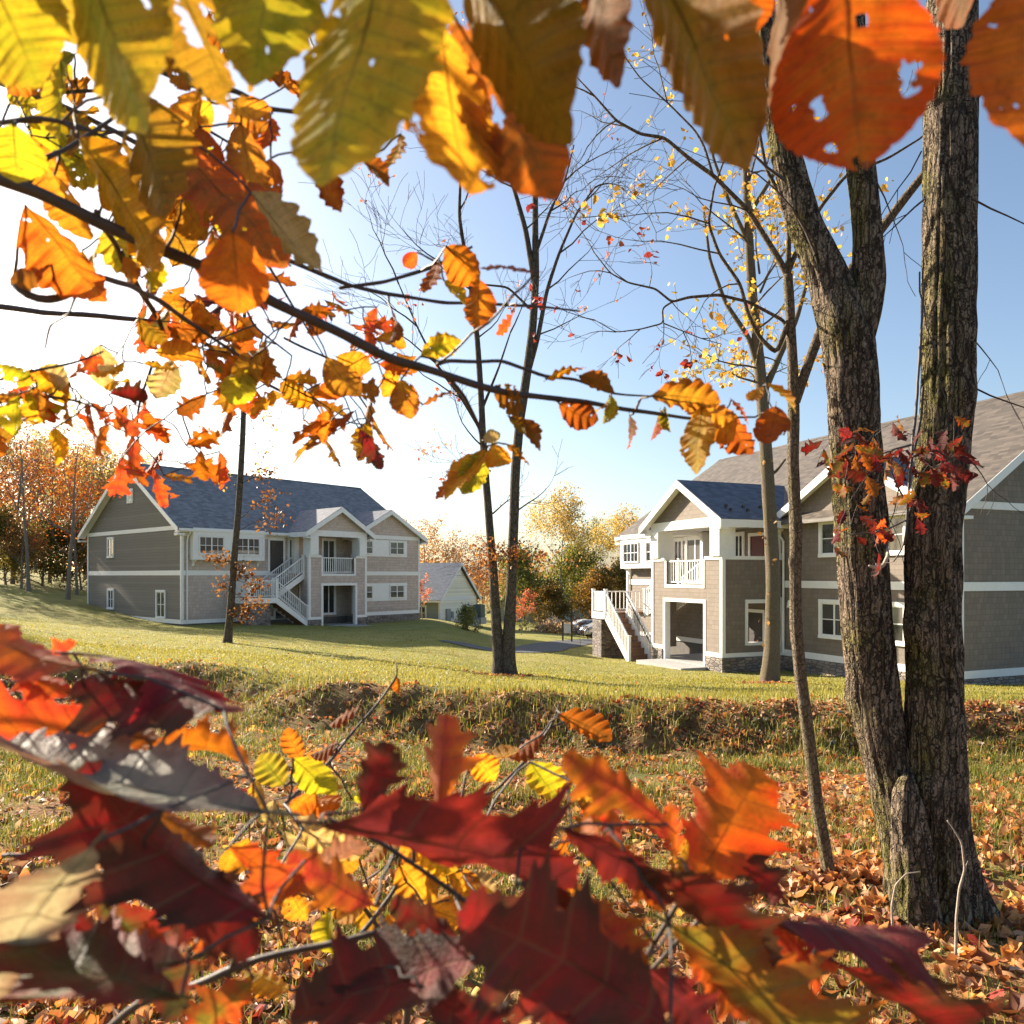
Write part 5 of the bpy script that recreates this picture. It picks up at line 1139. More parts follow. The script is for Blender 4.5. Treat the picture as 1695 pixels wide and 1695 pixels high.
# ------------------------------------------------------------------ leaves one can tell apart
def m_heroleaf(name, nv, gloss=.35, trans=.55):
    t = NT(name); tc = t.node("ShaderNodeTexCoord"); uv = t.sep(tc.outputs["UV"]); oi = t.node("ShaderNodeObjectInfo")
    a2 = t.node("ShaderNodeAttribute", attribute_type='OBJECT', attribute_name="second"); a3 = t.node("ShaderNodeAttribute", attribute_type='OBJECT', attribute_name="holes")
    s = uv[0]; v = t.math('ABSOLUTE', t.math('MULTIPLY_ADD', uv[1], 2., -1.))
    off = t.node("ShaderNodeVectorMath", operation='ADD'); t.l.new(tc.outputs["Object"], off.inputs[0])
    rv = t.math('MULTIPLY', oi.outputs["Random"], 37.); t.l.new(t.comb(rv, rv, rv), off.inputs[1]); o = off.outputs[0]
    n1 = t.noise(o, 2.6, 4, .6); n2 = t.noise(o, 9, 4, .65); n3 = t.noise(o, 45, 3, .6)
    ret = t.node("ShaderNodeTexVoronoi", feature='DISTANCE_TO_EDGE'); t.set(ret.inputs["Vector"], o); ret.inputs["Scale"].default_value = 34
    net = t.rng(ret.outputs[0], .0, .10, 1, 0)
    fr = t.math('ABSOLUTE', t.math('SUBTRACT', t.math('FRACT', t.math('MULTIPLY', s, float(nv))), .5))
    lat = t.rng(fr, .0, .07, 1, 0); midr = t.rng(v, .0, .045, 1, 0); vein = t.math('MAXIMUM', lat, midr)
    # autumn colour: the second colour creeps in from the rim and between the veins
    f = t.math('ADD', t.math('ADD', t.math('MULTIPLY', v, .35), t.math('MULTIPLY', n1, 1.15)), t.math('MULTIPLY', fr, .35))
    c = t.mix(t.rng(f, .62, 1.02), oi.outputs["Color"], a2.outputs["Color"])
    c = t.mix(t.rng(n2, .52, .72, 0, .55), c, t.mix(.6, c, (.10, .03, .01)))
    c = t.mix(t.rng(n3, .60, .72, 0, .6), c, (.07, .025, .01))
    c = t.mix(t.rng(n3, .44, .34, 0, .35), c, t.mix(1., c, (1.35, 1.3, 1.2), 'MULTIPLY'))
    blot = t.rng(t.noise(o, 4.2, 5, .7), .50, .66, 0, .6); c = t.mix(blot, c, t.mix(1., c, (.45, .55, .6), 'MULTIPLY'))
    top = t.mix(t.math('MULTIPLY', vein, .30), c, (.42, .30, .12))
    c = t.mix(t.math('MULTIPLY', net, .22), c, t.mix(1., c, (.5, .42, .4), 'MULTIPLY'))
    thru = t.mix(t.math('MULTIPLY', vein, .75), c, t.mix(1., c, (.35, .25, .2), 'MULTIPLY'))
    # blade: glossy upper face, paler underside
    g = t.node("ShaderNodeNewGeometry")
    under = t.mix(.07, top, (.42, .36, .28))
    t.base(t.mix(g.outputs["Backfacing"], top, under)); t.p(Roughness=t.rng(n2, .3, .7, gloss, gloss + .18)); t.b.inputs["Specular IOR Level"].default_value = .22
    ht = t.math('ADD', t.math('ADD', vein, t.math('MULTIPLY', net, .35)), t.math('MULTIPLY', n3, .5)); nrm = t.bump(ht, .35, .006)
    tr = t.node("ShaderNodeBsdfTranslucent"); t.set(tr.inputs[0], t.mix(1., thru, (1.15, .88, .55), 'MULTIPLY'))
    mx = t.node("ShaderNodeMixShader"); mx.inputs[0].default_value = trans
    t.l.new(t.b.outputs[0], mx.inputs[1]); t.l.new(tr.outputs[0], mx.inputs[2])
    hole = t.math('GREATER_THAN', t.math('ADD', t.noise(o, 5.5, 2, .5), t.math('MULTIPLY', a3.outputs["Fac"], .1)), .735)
    hole = t.math('MULTIPLY', hole, t.math('GREATER_THAN', v, .10))
    torn = t.math('MULTIPLY', t.math('GREATER_THAN', t.math('ADD', t.math('MULTIPLY', v, .55), t.noise(o, 7, 3, .6)), 1.20), t.math('GREATER_THAN', a3.outputs["Fac"], .05))
    hole = t.math('MAXIMUM', hole, torn)
    tp = t.node("ShaderNodeBsdfTransparent"); m2 = t.node("ShaderNodeMixShader"); t.set(m2.inputs[0], hole)
    t.l.new(mx.outputs[0], m2.inputs[1]); t.l.new(tp.outputs[0], m2.inputs[2]); t.l.new(m2.outputs[0], t.out.inputs[0]); return t.m
M['beech'] = m_heroleaf("beech_leaf", 13, .55, .62)
M['oak'] = m_heroleaf("oak_leaf", 5, .50, .48)

def leaf_mesh(kind, seed, N, Mc, cup, bend, wave, twist):
    """unit leaf: stalk at the origin, tip at x = 1, upper face +z"""
    r = random.Random(seed); S = np.linspace(0, 1, N); T = np.linspace(-1, 1, Mc)
    def profile(side):
        if kind == 'beech':
            w = (.39 if seed >= 500 else .35) * np.sin(np.pi * S ** .82) ** .72 * (1 - .35 * S ** 6); nv = 15
            ph = (S * nv) % 1.0; w = w * (1 + .05 * (ph - .4)) + .010 * np.array([mnoise.noise(Vector((s * 9, seed, side))) for s in S])
            k = .34
        elif kind == 'oak':
            pk = [(.21, .21), (.42, .36), (.655, .34), (.86, .15)]; w = .185 * np.sin(np.pi * np.clip(S * 1.02, 0, 1)) ** .55
            for (c, h) in pk:
                c += r.uniform(-.03, .03); h *= r.uniform(.85, 1.15); hw = .145 if h > .2 else .10
                tri = np.clip(1 - np.abs(S - c) / hw, 0, 1)
                w = np.maximum(w, h * (tri ** .66) * (.84 + .16 * np.exp(-((S - c) / .02) ** 2)))
                for q, g in ((-.058, .16), (.05, .20)):
                    w += h * g * np.exp(-((S - c - q) / .013) ** 2)
            w *= np.clip((1 - S) / .07, 0, 1) ** .6 * np.clip(S / .06 + .1, 0, 1); k = .38
        else:                                                    # maple-like broad lobes
            w = .1 + .34 * np.abs(np.sin(np.pi * S * 2.5)) * np.sin(np.pi * S) ** .5; w *= np.clip((1 - S) / .1, 0, 1); k = .6
        return np.maximum(w, .0015), k
    wl_, k = profile(0); wr_, _ = profile(1)
    X = np.zeros((N, Mc)); Y = np.zeros((N, Mc)); Z = np.zeros((N, Mc))
    for j, t in enumerate(T):
        w = wl_ if t < 0 else wr_; a = abs(t)
        X[:, j] = np.minimum(S + k * w * a ** 1.1, 1 + .02 * a); Y[:, j] = w * t
    ph = r.uniform(0, 6); nvv = 11 if kind == 'beech' else 4.5
    aY = np.abs(Y)
    Z += cup * (aY ** 1.4) * 1.6
    Z += wave * aY * np.sin(S[:, None] * math.pi * 2 * nvv * .5 + ph) * 1.1
    Z += .010 * aY / .3 * np.cos(S[:, None] * math.pi * 2 * (11 if kind == 'beech' else 7))
    for i in range(N):
        for j in range(Mc):
            Z[i, j] += .05 * mnoise.noise(Vector((X[i, j] * 2.5, Y[i, j] * 3.5, seed * 3.1)))
    # bend along the rib and twist about it
    ang = bend * X; Xb = np.where(abs(bend) > 1e-3, np.sin(ang) / (bend if abs(bend) > 1e-3 else 1), X); Zb = -np.where(abs(bend) > 1e-3, (1 - np.cos(ang)) / (bend if abs(bend) > 1e-3 else 1), 0)
    tw = twist * X; Yt = Y * np.cos(tw) - Z * np.sin(tw); Zt = Y * np.sin(tw) + Z * np.cos(tw)
    Xf = Xb + Zt * np.sin(ang); Zf = Zb + Zt * np.cos(ang)
    V = np.stack([Xf, Yt, Zf], -1).reshape(-1, 3); idx = np.arange(N * Mc).reshape(N, Mc)
    f = np.stack([idx[:-1, :-1].ravel(), idx[1:, :-1].ravel(), idx[1:, 1:].ravel(), idx[:-1, 1:].ravel()], 1)
    uv = np.stack([np.repeat(S, Mc), np.tile(T * .5 + .5, N)], 1)
    # stalk: a thin three-sided tube along the rib's underside
    sp = []; m = 10
    for i in range(m):
        s = -.10 + .62 * i / (m - 1); rr = .009 * (1 - .75 * i / (m - 1)); a = bend * max(s, 0)
        cx = math.sin(a) / bend if abs(bend) > 1e-3 and s > 0 else s; cz = -(1 - math.cos(a)) / bend if abs(bend) > 1e-3 and s > 0 else 0
        for q in range(3): sp.append((cx, rr * math.cos(q * 2.1), cz - .004 + rr * math.sin(q * 2.1)))
    n0 = len(V); V = np.concatenate([V, np.array(sp)]); ff = []
    for i in range(m - 1):
        for q in range(3): ff.append((n0 + i * 3 + q, n0 + i * 3 + (q + 1) % 3, n0 + (i + 1) * 3 + (q + 1) % 3, n0 + (i + 1) * 3 + q))
    f = np.concatenate([f, np.array(ff)]); uv = np.concatenate([uv, np.tile([[.5, .5]], (len(sp), 1))])
    return np_mesh("leaf_blade", V, f, M[kind], True, None, uv)

LM = {}
_r = random.Random(41)
for kd in ('beech', 'oak'):
    LM[kd] = [leaf_mesh(kd, 10 * i + (3 if kd == 'oak' else 0), 91 if kd == 'beech' else 150, 13, _r.uniform(-.5, .6), _r.uniform(-.3, .65), _r.uniform(.04, .14), _r.uniform(-.5, .5)) for i in range(8)]
    LM[kd + '_small'] = [leaf_mesh(kd, 200 + 10 * i, 40 if kd == 'beech' else 60, 7, _r.uniform(-.6, .7), _r.uniform(-.4, 1.2), _r.uniform(.05, .2), _r.uniform(-.8, .8)) for i in range(7)]
LM['beech_flat'] = [leaf_mesh('beech', 500 + 10 * i, 121, 15, _r.uniform(-.15, .2), _r.uniform(-.15, .2), _r.uniform(.01, .05), _r.uniform(-.2, .2)) for i in range(5)]
RATIO = dict(beech=.64, oak=.80)
C = dict(                                                      # leaf colours: main, second
    yg=((.38, .44, .025), (.52, .44, .03)), yel=((.66, .46, .03), (.62, .32, .02)), gol=((.62, .36, .03), (.50, .20, .02)), ora=((.62, .24, .02), (.50, .14, .015)),
    dor=((.46, .15, .015), (.30, .08, .012)), oli=((.26, .20, .02), (.32, .17, .02)), bro=((.24, .11, .02), (.34, .12, .015)), ore=((.62, .20, .015), (.50, .11, .012)), glo=((.85, .25, .02), (.75, .10, .02)), sil=((.30, .32, .25), (.22, .18, .14)), gre=((.24, .30, .03), (.36, .34, .03)),  # glowing orange and silvery pairs: backlight and sheen painted into the colour
    red=((.46, .06, .035), (.50, .14, .02)), dre=((.22, .014, .018), (.07, .035, .022)), pur=((.13, .020, .030), (.22, .022, .022)), dgr=((.09, .10, .035), (.20, .03, .025)), dmr=((.14, .014, .020), (.08, .022, .018)),
    pal=((.50, .44, .26), (.44, .34, .16)), mau=((.34, .20, .17), (.30, .14, .10)), mix=((.20, .20, .03), (.42, .10, .02)), orr=((.58, .17, .02), (.52, .07, .03)), amb=((.50, .30, .03), (.40, .16, .02)),
)
def put_leaf(root, kind, bx, by, tx, ty, w, d, col, tilt=0., side=1, holes=0., big=True, flip=1, rng=None, bd=0., pool=None):
    """a leaf hung at a real place: base and tip rays, distance of the base, apparent width"""
    r = rng or _r
    b = P(bx, by, d + bd); e1 = (P(tx, ty, d) - P(bx, by, d)); Lp = e1.length; e1.normalize()
    mid = P((bx + tx) / 2, (by + ty) / 2, d) - Vector((0, 0, EYE)); view = mid.normalized()
    tl = math.radians(tilt); L = Lp / math.cos(tl); away = (view - e1 * view.dot(e1)).normalized()
    x = (e1 * math.cos(tl) + away * math.sin(tl)).normalized()
    y0 = view.cross(x).normalized(); z0 = x.cross(y0)
    app = w / F * d; real = (.76 if pool else RATIO[kind]) * L; cr = min(1., app / real); sc = max(1., app / real); ro = math.acos(cr) * side
    y = y0 * math.cos(ro) + z0 * math.sin(ro); z = x.cross(y)
    if flip < 0: y = -y; z = -z
    me = r.choice(LM[pool or (kind if big else kind + '_small')])
    o = mesh_obj("leaf", me, root)
    Mx = Matrix(((x.x, y.x, z.x), (x.y, y.y, z.y), (x.z, y.z, z.z))).to_4x4()
    o.rotation_euler = Mx.to_euler(); o.scale = (L, L * sc, L); o.location = b - Vector(root.location)
    c1, c2 = C[col]; j = r.uniform(.85, 1.15)
    o.color = (*[min(1, q * j) for q in c1], 1); o["second"] = [min(1., q * r.uniform(.8, 1.2)) for q in c2]; o["holes"] = holes
    return b

class Net:
    """twigs that join every leaf stalk to the nearest wood"""
    def __init__(s, root, mat='twig'): s.root = root; s.mb = MB(); s.pts = []; s.mat = mat
    def branch(s, pts, n=30, sides=8):
        ps = [P(x, y, d) for x, y, d, w in pts]; rd = [w / F * d / 2 for x, y, d, w in pts]; p, r = resample(ps, rd, n)
        for i in range(len(p)):
            k = Vector((mnoise.noise(p[i] * 14), 0, mnoise.noise(p[i] * 14 + Vector((5, 1, 2))))) * .0035; p[i] = p[i] + k; r[i] *= 1 + .16 * mnoise.noise(p[i] * 40)
        s.mb.tube(p, r, sides); s.pts += list(zip(p, r))
    def link(s, b, rad=.0011, rng=_r):
        if not s.pts: return
        j = min(range(len(s.pts)), key=lambda i: (s.pts[i][0] - b).length); q, qr = s.pts[j]; L = (b - q).length
        if L < .006: return
        n = max(4, int(L / .02)); pp = []
        sag = Vector((rng.uniform(-.06, .06), rng.uniform(-.06, .06), rng.uniform(-.04, .08))) * L
        for i in range(n + 1):
            t = i / n; pp.append(q.lerp(b, t) + sag * math.sin(math.pi * t) + Vector((rng.gauss(0, 1), 0, rng.gauss(0, 1))) * .0012 * (0 < i < n))
        rr = [max(rad, min(qr * .7, rad * 1.6)) * (1 - t / n) + rad * t / n for t in range(n + 1)]
        s.mb.tube(pp, rr, 5, cap=False); s.pts += list(zip(pp, rr))[1:]
    def done(s, name="branch"): return rel_build(s.mb, name, s.mat, s.root)

# ---- overhead beech: big hanging leaves close to the lens
def overhead():
    root = empty("beech_branch", P(700, -260, .40), "overhead beech branch with the largest yellow green to orange leaves, hanging closest", "branch")
    nt = Net(root)
    nt.branch([(-900, -420, .55, 16), (-300, -250, .45, 14), (200, -190, .40, 12), (700, -180, .38, 11), (1200, -170, .38, 9), (1750, -150, .40, 6)], 60)
    nt.branch([(-300, -250, .45, 10), (150, -90, .42, 8), (420, -70, .42, 6), (560, -90, .42, 4)], 20, 6)
    nt.branch([(380, -180, .5, 10), (560, -40, .5, 8), (640, -30, .5, 6), (720, -40, .45, 4)], 20, 6)
    D = .36
    L = [
     ('beech', -40, -90, 62, 122, 165, .37, 'yg', 10, 1, 0), ('beech', 120, -150, 218, 178, 170, .36, 'yg', 10, 1, 0), ('beech', 75, -100, 100, 85, 80, .40, 'gre', -10, -1, 0),
     ('beech', 265, -90, 372, 138, 120, .40, 'oli', 15, -1, 2), ('beech', 470, -170, 418, 112, 170, .37, 'yg', 10, 1, 0), ('beech', 655, -150, 553, 306, 212, .35, 'yg', 5, 1, .4),
     ('beech', 728, 40, 763, 346, 172, .41, 'gol', -5, -1, .8), ('beech', 745, -140, 918, 210, 200, .36, 'oli', 12, 1, 0), ('beech', 752, 30, 914, 306, 150, .43, 'bro', 10, -1, 1.2),
     ('beech', 968, -120, 1012, 110, 88, .40, 'bro', 15, 1, 0), ('beech', 1045, -150, 1238, 232, 165, .36, 'oli', 18, 1, 0), ('beech', 1190, -90, 1238, 70, 120, .42, 'ora', 0, -1, .5), 
     ('beech', 1305, -110, 1272, 170, 62, .42, 'bro', 0, 1, 0), ('beech', 1392, -62, 1425, 268, 262, .35, 'ore', 8, 1, .7), ('beech', 1745, -70, 1690, 245, 200, .36, 'ore', 5, -1, .8),
     ('beech', 1600, -170, 1590, 42, 90, .5, 'bro', 0, 1, 0),
    ]
    r1 = random.Random(12)
    for a in L:
        b = put_leaf(root, *a, pool='beech_flat', rng=r1); nt.link(b, .0012)
    nt.done()
overhead()

# ---- the long diagonal beech branch
def diagonal():
    d = .62; root = empty("beech_branch", P(-500, 170, .8), "long dark diagonal beech branch with yellow and amber toothed leaves crossing the sky", "branch")
    nt = Net(root); d2 = .9
    nt.branch([(-1400, -60, .75, 34), (-600, 110, .70, 28), (-200, 235, .66, 24), (0, 293, .64, 22), (120, 350, .66, 21), (230, 398, .68, 20), (330, 440, .70, 19), (430, 486, .73, 18), (530, 535, .77, 17), (640, 590, .80, 15), (740, 625, .84, 13), (830, 650, .87, 11), (900, 660, .9, 9), (970, 668, .9, 8), (1060, 680, .9, 7), (1160, 692, .9, 5), (1250, 690, .9, 3)], 150, 10)
    nt.branch([(200, 80, .75, 8), (260, 115, .76, 9), (330, 145, .78, 9), (390, 152, .8, 9), (440, 180, .8, 8), (500, 186, .82, 7), (560, 190, .85, 4)], 40, 6)
    nt.branch([(0, 205, .6, 9), (60, 196, .6, 9), (100, 200, .6, 7), (125, 215, .62, 5)], 20, 6)
    nt.branch([(0, 293, .64, 9), (40, 310, .66, 10), (70, 262, .66, 9), (110, 245, .68, 8), (160, 215, .70, 7), (210, 180, .72, 5)], 30, 6)
    nt.branch([(160, 350, .70, 9), (200, 430, .8, 9), (245, 500, .9, 9), (268, 540, .95, 8), (280, 570, 1.0, 6)], 30, 6)
    nt.branch([(20, 465, .60, 13), (40, 485, .60, 14), (75, 496, .6, 14), (120, 486, .62, 13), (138, 466, .64, 12), (170, 458, .66, 11), (205, 470, .7, 10), (260, 495, .8, 9), (330, 540, .9, 7), (400, 590, .95, 5)], 50, 7)
    nt.branch([(430, 410, .85, 8), (520, 450, .9, 8), (580, 475, .9, 7), (650, 486, .92, 7), (740, 500, .95, 6), (870, 505, 1.0, 5), (960, 515, 1.0, 3)], 50, 6)
    nt.branch([(560, 478, .92, 6), (640, 464, .92, 6), (720, 440, .94, 6), (780, 410, .96, 4)], 25, 6)
    nt.branch([(720, 604, .83, 7), (745, 598, .86, 7), (830, 595, .88, 6), (900, 625, .9, 6), (950, 630, .9, 5), (1010, 650, .9, 4), (1090, 655, .9, 3), (1180, 645, .9, 2)], 50, 6)
    nt.branch([(735, 622, .84, 6), (770, 660, .88, 6), (792, 700, .9, 5), (800, 740, .92, 3)], 20, 6)
    nt.branch([(0, 630, .8, 5), (60, 612, .8, 5), (120, 598, .82, 4), (170, 580, .84, 3)], 20, 5)
    nt.branch([(128, 490, .62, 5), (115, 520, .65, 4), (84, 540, .7, 4), (76, 580, .72, 3)], 20, 5)
    nt.branch([(-60, 200, .7, 6), (120, 205, .72, 6), (200, 240, .74, 6), (300, 300, .75, 6), (400, 360, .78, 4), (480, 440, .8, 3)], 40, 6)
    B = 'beech'
    L = [(B, 205, 150, 292, 352, 112, .58, 'oli', 5, 1, .3), (B, 130, 228, 272, 405, 80, .66, 'yel', 15, 1, .3), (B, 285, 235, 468, 424, 78, .64, 'bro', 10, -1, 1.2), (B, 415, 318, 518, 450, 58, .6, 'pal', 10, 1, 0),
      (B, 385, 385, 398, 516, 104, .56, 'ora', 5, 1, 0), (B, 42, 340, 158, 474, 68, .6, 'ora', 15, -1, .4), (B, 22, 205, 28, 300, 84, .58, 'yg', 0, 1, 0), (B, 100, 100, 118, 235, 54, .62, 'yg', 5, 1, 0), (B, 70, 90, 8, 150, 46, .7, 'gol', 0, 1, .3),
      (B, 330, 210, 348, 292, 60, .72, 'dor', 0, 1, .6), (B, 448, 195, 452, 262, 30, .8, 'orr', 0, 1, 0), (B, 448, 262, 458, 332, 42, .8, 'dor', 0, -1, .8), (B, 515, 262, 556, 346, 42, .72, 'dor', 10, 1, 0), (B, 385, 165, 445, 222, 62, .78, 'gol', 0, 1, 1.), (B, 350, 170, 295, 225, 56, .74, 'yel', 0, 1, 0),
      (B, 600, 262, 642, 304, 28, .8, 'bro', 10, 1, 0), (B, 664, 222, 660, 290, 22, .8, 'gol', 0, 1, 0), (B, 268, 60, 330, 135, 46, .7, 'oli', 10, 1, .3), (B, 330, 150, 305, 250, 44, .72, 'gol', 10, -1, 0), (B, 400, 205, 420, 330, 56, .7, 'amb', 10, -1, .3),
      (B, 300, 330, 345, 400, 62, .7, 'amb', 5, 1, .5), (B, 235, 330, 262, 395, 50, .75, 'ora', 0, 1, 0), (B, 90, 290, 140, 390, 58, .7, 'gol', 10, -1, .5), (B, 170, 320, 280, 372, 40, .72, 'yel', 20, 1, 0), (B, 60, 240, 90, 330, 60, .72, 'gol', 5, 1, .3), (B, 10, 130, 70, 180, 50, .75, 'yg', 0, -1, 0),
      (B, 205, 425, 222, 470, 28, .8, 'gol', 0, 1, 0), (B, 240, 455, 272, 490, 26, .85, 'dor', 0, 1, 0), (B, 85, 438, 20, 468, 12, .6, 'bro', 0, 1, 0), (B, 225, 400, 250, 440, 30, .8, 'amb', 0, 1, 0), (B, 280, 100, 355, 160, 40, .8, 'pal', 10, 1, 0), (B, 500, 0, 440, 90, 40, .9, 'dor', 10, 1, .5), (B, 345, 20, 370, 90, 30, .9, 'dor', 10, 1, 1.),
      (B, 410, 110, 490, 150, 26, .9, 'dor', 10, 1, 0),
      # along the outer half
      (B, 738, 408, 790, 466, 54, .86, 'ora', 5, 1, 0), (B, 792, 462, 790, 546, 50, .86, 'ora', 0, 1, 0), (B, 722, 430, 718, 495, 24, .9, 'dor', 0, 1, 0), (B, 735, 465, 772, 504, 24, .9, 'yel', 0, 1, 0), (B, 690, 418, 668, 442, 24, .95, 'orr', 0, 1, 0), (B, 696, 590, 756, 548, 34, .86, 'yg', 0, 1, 0), (B, 664, 628, 680, 696, 50, .84, 'amb', 0, 1, .4),
      (B, 655, 530, 662, 582, 18, .9, 'bro', 0, 1, 1.), (B, 855, 502, 842, 566, 9, .95, 'red', 0, 1, 0), (B, 888, 450, 795, 440, 14, .7, 'mau', 0, 1, 0), (B, 905, 628, 962, 588, 22, .88, 'gol', 0, 1, 0), (B, 960, 622, 1022, 640, 36, .86, 'bro', 5, 1, .5), (B, 818, 640, 880, 682, 46, .86, 'bro', 0, 1, 1.3), (B, 925, 668, 984, 712, 38, .88, 'dor', 10, -1, .5),
      (B, 842, 690, 878, 716, 24, .9, 'oli', 0, 1, 0), (B, 862, 694, 906, 742, 34, .9, 'bro', 0, 1, 0), (B, 700, 670, 745, 630, 16, .9, 'bro', 0, 1, 0), (B, 805, 745, 745, 838, 48, .88, 'yel', 5, 1, .3), (B, 808, 748, 768, 820, 44, .9, 'gre', 0, -1, 0), (B, 815, 735, 835, 786, 40, .9, 'yel', 0, 1, 0), (B, 838, 735, 888, 758, 20, .92, 'amb', 0, 1, 0), (B, 800, 730, 828, 716, 22, .9, 'pal', 0, 1, 0), (B, 760, 770, 740, 838, 16, .92, 'ora', 0, 1, 0),
      (B, 1078, 655, 1190, 650, 40, .84, 'amb', 0, 1, 0), (B, 1162, 672, 1150, 784, 58, .84, 'yel', 0, 1, 0), (B, 1165, 678, 1218, 732, 56, .86, 'gol', 0, 1, .2), (B, 1195, 680, 1240, 758, 44, .88, 'dor', 0, -1, .6), (B, 1284, 672, 1272, 748, 56, .86, 'dor', 0, 1, .2), (B, 1012, 655, 1000, 702, 24, .9, 'yg', 0, 1, 0), (B, 1042, 688, 1052, 746, 22, .9, 'bro', 0, 1, 0), (B, 1092, 680, 1078, 732, 14, .9, 'orr', 0, 1, 0),
      (B, 1100, 674, 1108, 716, 18, .9, 'gre', 0, 1, 0), (B, 1268, 634, 1332, 670, 22, .88, 'yel', 10, 1, 0), (B, 1212, 662, 1252, 692, 14, .9, 'red', 0, 1, 0), (B, 1010, 660, 985, 690, 12, .9, 'pal', 0, 1, 0), (B, 1262, 640, 1240, 672, 20, .9, 'gol', 0, 1, 0), (B, 1130, 660, 1210, 700, 40, .87, 'gol', 10, -1, .2)]
    r1 = random.Random(13)
    for a in L[:99]:
        big = math.hypot(a[3] - a[1], a[4] - a[2]) > 80
        b = put_leaf(root, *a, big=big, bd=r1.uniform(-.02, .02), rng=r1); nt.link(b, .0011)
    nt.done()
diagonal()

# ---- the second, smaller toothed foliage mixed with red oak leaves in the same crowd
def cluster(root, nt, rng, spec):
    for (kind, cx, cy, sx, sy, n, s0, s1, dd, cols) in spec:
        for k in range(n):
            x = cx + rng.gauss(0, sx); y = cy + rng.gauss(0, sy); a = rng.gauss(1.2, .9); L = rng.uniform(s0, s1)
            d = dd * rng.uniform(.92, 1.1)
            b = put_leaf(root, kind, x, y, x + math.cos(a) * L, y + math.sin(a) * L, L * RATIO[kind] * rng.uniform(.35, .95), d, rng.choice(cols), rng.uniform(-25, 25), rng.choice((-1, 1)), rng.choice((0, 0, .4, .9)), False, rng.choice((-1, 1)), rng)
            nt.link(b, .0010, rng)

